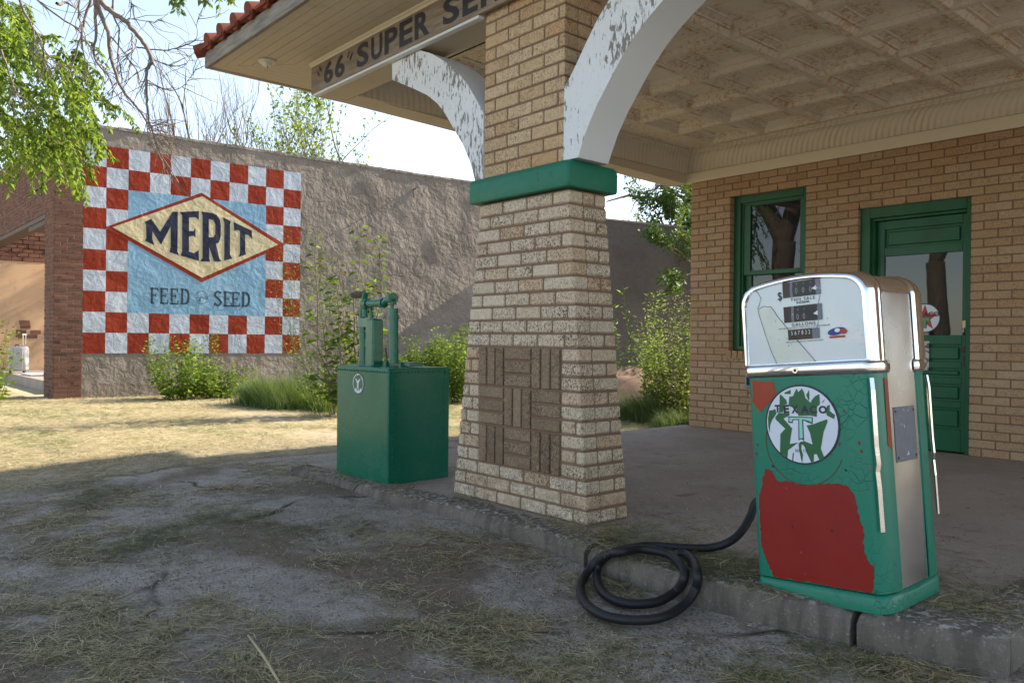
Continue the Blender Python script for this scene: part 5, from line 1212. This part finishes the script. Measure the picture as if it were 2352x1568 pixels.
# ---- weeds and shrubs
def stems_plant(name, label, cat, base, h, nst, spread, leafL, per, mats, probs, wr=.45, lean=(0, 0), top_taper=.6, seed=1, bushy=.3, rad=.008, fold=.25, group=None, droop=.0):
    random.seed(seed); T = thing(name, label, cat, tuple(base), group); tu = []; P = []; D = []; L = []
    for s_ in range(nst):
        a = random.uniform(0, 6.28); rr_ = spread*math.sqrt(random.random()); p = Vector(base)+Vector((math.cos(a)*rr_*.35, math.sin(a)*rr_*.35, -.03)); hh = h*random.uniform(.55, 1.0) if s_ else h
        tgt = Vector(base)+Vector((math.cos(a)*rr_+lean[0], math.sin(a)*rr_+lean[1], hh)); C = []
        for i in range(9):
            f = i/8; C.append(p.lerp(tgt, f)+Vector((jit(.03), jit(.03), 0))*hh*.6*(i > 0)+Vector((math.cos(a), math.sin(a), 0))*rr_*.25*math.sin(f*3.14))
        tu.append((C, np.linspace(rad, rad*.25, 9).tolist()))
        for j in range(per):
            f = random.uniform(.08, 1)*8; i = min(7, int(f)); q = C[i].lerp(C[i+1], f-i); b_ = random.uniform(0, 6.28); off = bushy*h*random.random()*(1-top_taper*f/8)
            d = Vector((math.cos(b_), math.sin(b_), random.uniform(-.3, .7)-droop))
            P.append(q+Vector((math.cos(b_)*off, math.sin(b_)*off, off*.35))); D.append(d); L.append(leafL*random.uniform(.5, 1.2)*(1-.45*f/8))
            if off > .12 and j % 3 == 0: tu.append(([q, P[-1]], [rad*.4, rad*.2]))
    tubes_mesh('stems', tu, M['leaf_olive'] if rad < .012 else M['twig'], T, 5)
    pr = np.array(probs)/sum(probs); mi = rng.choice(len(mats), len(P), p=pr)
    leaf_mesh('foliage', P, D, L, wr, mats, mi, T, fold); return T
def grass_clump(name, label, base, r_, h, n, w=.006, mats=None, lean=(0, 0), seed=3, mi_p=.3, part='blades'):
    g = np.random.default_rng(seed); T = thing(name, label, 'grass clump', tuple(base))
    a = g.random(n)*6.283; q = np.sqrt(g.random(n)); B = np.stack([base[0]+np.cos(a)*q*r_[0], base[1]+np.sin(a)*q*r_[1], np.full(n, base[2]-.02)], -1)
    nt_ = 11; tc = (g.random((nt_, 2))*2-1)*np.array(r_)*.75; ts_ = .55+.45*g.random(nt_); k_ = g.integers(0, nt_, n); tuft = g.random(n) < .75
    gs = g.normal(size=(n, 2))*np.array(r_)*.2; B[:, 0] = np.where(tuft, base[0]+tc[k_, 0]+gs[:, 0], B[:, 0]); B[:, 1] = np.where(tuft, base[1]+tc[k_, 1]+gs[:, 1], B[:, 1])
    q = np.clip(np.hypot((B[:, 0]-base[0])/r_[0], (B[:, 1]-base[1])/r_[1]), 0, 1.2); a = np.arctan2(B[:, 1]-base[1], B[:, 0]-base[0])
    hh = h*(.25+.75*g.random(n)**.8)*(1-.45*np.clip(q, 0, 1)**2)*np.where(tuft, ts_[k_], .5); az = g.random(n)*6.283; ln = hh*(.15+.55*g.random(n)); out = np.stack([np.cos(az)*ln+lean[0]*hh+np.cos(a)*q*.25*hh, np.sin(az)*ln+lean[1]*hh+np.sin(a)*q*.25*hh], -1)
    sd = np.stack([-np.sin(az), np.cos(az), 0*az], -1)*w; V = []; F = []
    pts = []
    for f in (0, .4, .75, 1.0):
        c = B.copy(); c[:, :2] += out*(f**1.9); c[:, 2] += hh*(f-.18*f**3); k = (1-f)*.85+.08; pts += [c-sd*k, c+sd*k]
    V = np.stack(pts, 1).reshape(-1, 3); i = np.arange(n)[:, None]*8
    F = np.concatenate([np.stack([i[:, 0]+o, i[:, 0]+o+1, i[:, 0]+o+3, i[:, 0]+o+2], -1) for o in (0, 2, 4)])
    mats = mats or [M['grass'], M['leaf_mid']]; mi = np.tile((g.random(n) < mi_p).astype(int), 3)
    npmesh(part, V, F, mats, mi, T); return T
def G(x, y): p = onZ(x, y, 0); p.z = float(gzn(p.x, p.y)); return p
stems_plant('tall_weed', 'tall broad leaved weed going to seed behind the green oil tank, tallest of the weeds', 'weed', G(795, 955), 2.95, 8, .5, .24, 85, [M['leaf_mid'], M['leaf'], M['leaf_brown']], (.6, .3, .10), .42, (.0, .0), .75, 4, .085, .017, .3, droop=.25)
stems_plant('seed_stalks', 'thin airy seed stalks rising in front of the stucco wall beside the mural', 'weed', G(765, 950), 3.0, 22, .75, .065, 110, [M['leaf_olive'], M['leaf_mid']], (.7, .3), .4, (-.12, -.1), .1, 6, .07, .005)
stems_plant('bright_shrub', 'sunlit yellow green shrub growing in front of the lower mural checks', 'shrub', G(415, 918), 1.25, 30, .60, .095, 85, [M['leaf_bright'], M['leaf'], M['leaf_mid']], (.5, .3, .2), .62, (0, 0), .3, 8, .10, .007)
stems_plant('bright_shrub', 'low bushy right half of the greenery under the mural, beside the grass clump', 'shrub', G(505, 914), .75, 30, .70, .085, 85, [M['leaf_mid'], M['leaf'], M['leaf_bright']], (.4, .3, .3), .62, (0, 0), .3, 9, .10, .007)
grass_clump('grass_clump', 'large blue green grass clump leaning between the mural and the oil tank', G(650, 932), (1.05, .6), .95, 9000, .0045, [M['grass'], M['leaf_mid']], (.1, -.05), 3, .4)
grass_clump('grass_clump', 'second grass clump right behind the oil tank, shorter and brighter', G(745, 940), (.6, .45), .7, 3600, .005, [M['grass'], M['leaf']], (.1, 0), 5, .5)
for i, (x, Z, hh, sd) in enumerate(((930, 15.5, 1.05, 1), (1000, 15.5, 1.25, 2), (1065, 15, 1.45, 3), (880, 16, .85, 4))):
    p = at(x, 880, Z); p.z = 0
    stems_plant('leafy_shrub', ['light green shrub low behind the crank pump, right of its tall tube', 'rounded green shrub in the middle of the row behind the oil tank', 'tallest sunlit shrub against the left edge of the brick pillar', 'lowest shrub of the row directly behind the oil tank'][i], 'shrub', p, hh, 40, .65, .10, 120, [M['leaf_mid'], M['leaf'], M['leaf_bright']], (.4, .35, .25), .6, (0, 0), .3, 20+sd, .12, .007)
p = at(1045, 900, 14.2); p.z = 0
stems_plant('seed_stalks', 'fine pale weed stalks beside the pillar above the green shrubs', 'weed', p, 1.35, 14, .3, .05, 40, [M['leaf_olive'], M['leaf_mid']], (.6, .4), .35, (0, 0), .2, 30, .05, .004)
stems_plant('leafy_weed', 'small bright weed at the left edge of the view in front of the suitcase', 'weed', G(-14, 925), 1.5, 10, .5, .12, 60, [M['leaf_bright'], M['leaf']], (.5, .5), .45, (.1, .1), .3, 61, .08, .006)
# between pillar and house
wb = (-7.0, 9.6, 0)
stems_plant('seed_weed', 'big backlit weed with fluffy tan seed heads against the house corner', 'weed', G(1565, 968), 1.95, 60, .6, .07, 85, [M['seed'], M['leaf_mid'], M['leaf_olive'], M['leaf_bright']], (.36, .3, .2, .14), .5, (0, 0), .1, 41, .06, .006)
stems_plant('seed_weed', 'lower bright green weed in front of the seed heads beside the house corner', 'weed', G(1530, 960), 1.35, 36, .5, .10, 90, [M['leaf_bright'], M['leaf'], M['leaf_mid']], (.45, .3, .25), .5, (0, 0), .3, 42, .06, .006)
stems_plant('sapling', 'thin sapling with narrow green leaves just right of the pillar, some yellow', 'sapling', G(1475, 930), 2.25, 8, .5, .17, 80, [M['leaf_mid'], M['leaf'], M['leaf_bright']], (.6, .3, .1), .24, (-.35, 0), .4, 44, .05, .009)
stems_plant('sapling', 'slim bright shoot standing up above the seed weed', 'sapling', G(1512, 950), 2.05, 3, .16, .14, 70, [M['leaf_bright'], M['leaf']], (.7, .3), .25, (-.05, 0), .3, 45, .035, .007)
grass_clump('grass_clump', 'long pale grass leaning over beside the pillar base, in front of the mound', G(1475, 965), (.62, .42), .72, 4200, .005, [M['grass'], M['straw_green']], (-.25, -.1), 7, .35)
grass_clump('grass_clump', 'dark green grass at the foot of the house corner', G(1560, 985), (.42, .3), .5, 2200, .005, [M['grass'], M['leaf_mid']], (-.1, -.1), 9, .4)
def mound():
    c = at(1450, 880, 15.0); c.z = 0; n = 46; a = np.linspace(0, 2*np.pi, n, endpoint=False); rs = np.linspace(0, 1, 26); Rr, A = np.meshgrid(rs, a)
    X = c.x+Rr*np.cos(A)*2.4; Y = c.y+Rr*np.sin(A)*1.9; Zz = .62*np.cos(Rr*np.pi/2)**1.4*(.8+.5*fbm(X*1.2, Y*1.2, 3)) + .09*(fbm(X*7, Y*7, 9)-.5)*(1-Rr) - .03
    V = np.stack([X, Y, Zz], -1).reshape(-1, 3); k = len(rs); F = []
    for i in range(n):
        for j in range(k-1): F.append((i*k+j, i*k+j+1, ((i+1) % n)*k+j+1, ((i+1) % n)*k+j))
    o = npmesh('gravel_mound', V, F, M['gravel'], smooth=False); tag(o, 'low mound of brown gravel between the pillar and the house corner', 'mound')
mound()

# ================================================================== CUT GRASS AND STRAW ON THE GROUND
def straw():
    g = np.random.default_rng(5)
    def blades(X, Y, Zs, L, w, tilt, mats, mi, name):
        n = len(X); az = g.random(n)*6.283; cb = (g.random(n)-.5)*1.4
        d = np.stack([np.cos(az), np.sin(az), (g.random(n)-.35)*tilt], -1); d2 = np.stack([np.cos(az+cb), np.sin(az+cb), (g.random(n)-.6)*tilt], -1)
        sd = np.stack([-np.sin(az), np.cos(az), (g.random(n)-.5)*.7], -1)*w[:, None]*.5
        P0 = np.stack([X, Y, Zs], -1); P1 = P0+d*L[:, None]*.5; P2 = P1+d2*L[:, None]*.5
        for P in (P0, P1, P2): P[:, 2] = np.maximum(P[:, 2], Zs-.002)
        V = np.stack([P0-sd*.6, P0+sd*.6, P1+sd, P1-sd, P2+sd*.35, P2-sd*.35], 1).reshape(-1, 3); i = np.arange(n)*6
        F = np.concatenate([np.stack([i, i+1, i+2, i+3], -1), np.stack([i+3, i+2, i+4, i+5], -1)]); mi = np.tile(mi, 2)
        o = npmesh(name, V, F, mats, mi); o['kind'] = 'stuff'; return o
    def onplat(x, y): return (x > -6.05) & (x < -.97) & (y > kerb_y(x)-.01)
    def cover(x, y):                          # how much litter lies here, 0..1
        n1 = fbm(x*.9+3.1, y*1.3, 17, 5); n2 = fbm(x*3.2, y*3.2, 23, 3)
        c = sstep(.50, .62, n1*.75+n2*.25)
        near = sstep(-.9, .3, (y-1.25)*-1 + .25*(x+2.2))           # thick windrow along the bottom of the view
        return np.clip(c+.0*near, 0, 1)
    N = 900000
    th = R(41.1); lo, hi = -R(40), R(44); ang = g.random(N)*(hi-lo)+lo; r_ = 1.25*(22/1.25)**(g.random(N)**.85)
    dirx = -np.cos(th)*np.cos(ang)+np.sin(th)*np.sin(ang); diry = np.sin(th)*np.cos(ang)+np.cos(th)*np.sin(ang)
    x = dirx*r_; y = diry*r_
    lit = sstep(6.2, 7.6, -x)*sstep(-2, 1, y)
    c = cover(x, y)
    # hand-placed swathes: windrows and bare slabs read off the photograph, as places on the ground
    def blob(cx, cy, rx, ry, rot=0): a = R(rot); dx = x-cx; dy = y-cy; u = dx*math.cos(a)+dy*math.sin(a); v = -dx*math.sin(a)+dy*math.cos(a); return np.exp(-((u/rx)**2+(v/ry)**2)*1.2)
    add = np.zeros(N); sub = np.zeros(N)
    for px_, py_, rx, ry, rot in ((2230, 1440, .25, .14, 15), (1900, 1400, .35, .07, 15), (1150, 1460, .55, .22, 10), (900, 1420, .45, .16, 10), (350, 1390, 1.1, .18, 35), (200, 1440, .9, .22, 30), (1550, 1520, .6, .14, 8), (1430, 1345, .22, .14, 0), (1700, 1540, .5, .12, 10), (300, 1170, 1.2, .4, 20), (200, 1240, 1.3, .4, 20), (600, 1100, .6, .3, 0), (740, 1310, .12, .12, 0), (1000, 1240, .3, .08, 0), (1230, 1260, .3, .1, 0), (1950, 1560, .5, .1, 15), (2200, 1560, .3, .08, 15), (100, 1500, .8, .3, 30), (600, 1540, .5, .15, 10), (1150, 1530, .5, .12, 10), (640, 1440, .3, .1, 20)):
        q = onZ(px_, py_, 0); add = np.maximum(add, blob(q.x, q.y, rx, ry, rot))
    for px_, py_, rx, ry, rot in ((430, 1165, .8, .25, 20), (1560, 1440, .38, .12, 10), (1200, 1370, .3, .15, 0), (720, 1400, .35, .3, 10), (640, 1310, .6, .3, 20), (1000, 1150, .7, .25, 0), (720, 1010, 1.2, .55, 0), (640, 960, 1.8, .5, 0), (900, 1200, .6, .3, 0), (300, 1340, .5, .16, 35)):
        q = onZ(px_, py_, 0); sub = np.maximum(sub, blob(q.x, q.y, rx, ry, rot))
    c = np.clip(c*.44+add*1.0-sub*.8, 0.025, 1)*(.10+.90*sstep(.38, .62, fbm(x*4.5, y*4.5, 91, 4)))
    c = np.where(lit > .5, np.clip(.35+.75*fbm(x*.8, y*.8, 40)-.9*sub+.15, .08, 1), c)
    pl_ = onplat(x, y); edge = np.exp(-np.abs(y-kerb_y(x)-.25)*3.2)
    c = np.where(pl_, np.clip(edge*sstep(.42, .6, fbm(x*2.2, y*2.2, 51))*.8+.012, 0, 1)*(y < 5.5) + .03*(y > 7.7), c)
    inside = (x > -6.0) & (y > 8.05); wallx = (x < -16.4+.08*(y-3.7)) & (y > 3.0)
    keep = (g.random(N) < c) & ~inside & ~wallx & (r_ > 1.2)
    # nothing inside the pillar, pump, tank
    keep &= ~((x > -4.36) & (x < -3.05) & (y > 3.25) & (y < 3.65)); keep &= ~((x > -1.93) & (x < -1.30) & (y > 3.06) & (y < 3.64)); keep &= ~((x > -5.58) & (x < -4.84) & (y > 3.03) & (y < 3.64))
    x, y, r_, lit, pl_, c = x[keep], y[keep], r_[keep], lit[keep], pl_[keep], c[keep]; n = len(x)
    z = np.where(pl_, .144, gzn(x, y)+.003) + g.random(n)**2*.028*np.clip(c, 0, 1)
    L = (.03+.12*g.random(n)**1.8)*(1+.045*np.clip(r_-3, 0, 20)); w = (.0008+.0015*g.random(n)**1.5)*(1+.26*np.clip(r_-2.2, 0, 20))
    gr = fbm(x*1.1, y*1.1, 77, 3); pg = np.where(lit > .5, .10+.6*sstep(.52, .66, gr), .20+.65*sstep(.45, .62, gr)); u = g.random(n)
    mi = np.where(u < pg*.75, 1, np.where(u > .80, 2, 0)); mi = np.where((lit > .5) & (mi == 2), 0, mi)
    blades(x, y, z, L, w, .35, [M['straw'], M['straw_green'], M['straw_dark']], mi, 'cut_grass')
    # crumbs of soil, chaff and tiny stones
    K = 150000; ang = g.random(K)*(hi-lo)+lo; r2 = 1.25*(9/1.25)**g.random(K); x = (-np.cos(th)*np.cos(ang)+np.sin(th)*np.sin(ang))*r2; y = (np.sin(th)*np.cos(ang)+np.cos(th)*np.sin(ang))*r2
    p2 = onplat(x, y); kp = (g.random(K) < np.where(p2, .12+.5*np.exp(-np.abs(y-kerb_y(x)-.2)*2.5), .30+.55*sstep(.4, .62, fbm(x*3, y*3, 71, 3)))) & ~((x > -4.36) & (x < -3.05) & (y > 3.25) & (y < 3.65)) & ~((x > -6.0) & (y > 8.05))
    x, y, r2, p2 = x[kp], y[kp], r2[kp], p2[kp]; k = len(x); z = np.where(p2, .148, gzn(x, y)+.004); u = g.random(k)
    o2 = blades(x, y, z, (.004+.014*g.random(k)**2)*(1+.1*np.clip(r2-2, 0, 9)), (.002+.005*g.random(k)**2)*(1+.12*np.clip(r2-2, 0, 9)), .9, [M['straw_dark'], M['straw'], M['gravel']], np.where(u < .5, 0, np.where(u < .75, 1, 2)), 'soil_crumbs')
straw()
def debris():
    p = onZ(570, 1458, .03); q = onZ(640, 1568, .02); m = MB(); m.tube([p, p.lerp(q, .5)+Vector((.004, .004, .004)), q+(q-p)*.3], [.0045, .006, .005], 6)
    tag(m.build('straw_stalk', M['straw'], smooth=True), 'long pale dry stalk lying alone at the bottom of the view', 'stalk')
    p = onZ(745, 1286, .03); q = onZ(797, 1291, .03); m = MB(); m.tube([p, p.lerp(q, .4)+Vector((0, 0, .006)), q], [.008, .013, .012], 7)
    tag(m.build('broken_stick', M['twig_wood'], smooth=True), 'short dark broken stick on the cracked concrete near the kerb', 'stick')
    def lump(name, label, cat, p, r_, mat, seed):
        b = bmesh.new(); bmesh.ops.create_icosphere(b, subdivisions=3, radius=1)
        for v in b.verts:
            k = 1+.5*(float(fbm(v.co.x*1.7+seed, v.co.y*1.7+v.co.z, seed))-.5); v.co = Vector((v.co.x*r_[0]*k, v.co.y*r_[1]*k, max(-.3, v.co.z)*r_[2]*k))
        me = bpy.data.meshes.new(name); b.to_mesh(me); b.free(); me.materials.append(mat); o = link(name, me); o.location = p; tag(o, label, cat)
    p = onZ(985, 1278, .02); lump('dirt_clod', 'dark brown clod of dirt on the concrete between kerb and straw', 'clod', p, (.045, .035, .028), M['straw_dark'], 3)
    for i, (x, y, s_) in enumerate(((640, 1041, .05), (602, 1043, .04))):
        p = onZ(x, y, .03); lump('stone', ['small grey block at the edge of the sunlit ground', 'smaller stone left of the grey block on the sunlit ground'][i], 'stone', p, (s_, s_*.8, s_*.8), M['kerb'], 5+i)
debris()
# groups for repeats of one kind
for o in list(S.objects):
    if o.parent is None and 'label' in o and 'group' not in o:
        k = o.name.split('.')[0]
        g = {'leafy_shrub': 'green shrubs in a row behind the oil tank', 'bright_shrub': 'sunlit shrubs under the mural', 'grass_clump': 'clumps of long grass', 'bare_tree': 'leafless trees beyond the walls', 'seed_weed': 'seeding weeds beside the house corner', 'sapling': 'saplings right of the brick pillar', 'stone': 'grey stones on the sunlit ground', 'street_tree': 'street trees', 'seed_stalks': 'thin seed stalks by the wall'}.get(k)
        if g: o['group'] = g
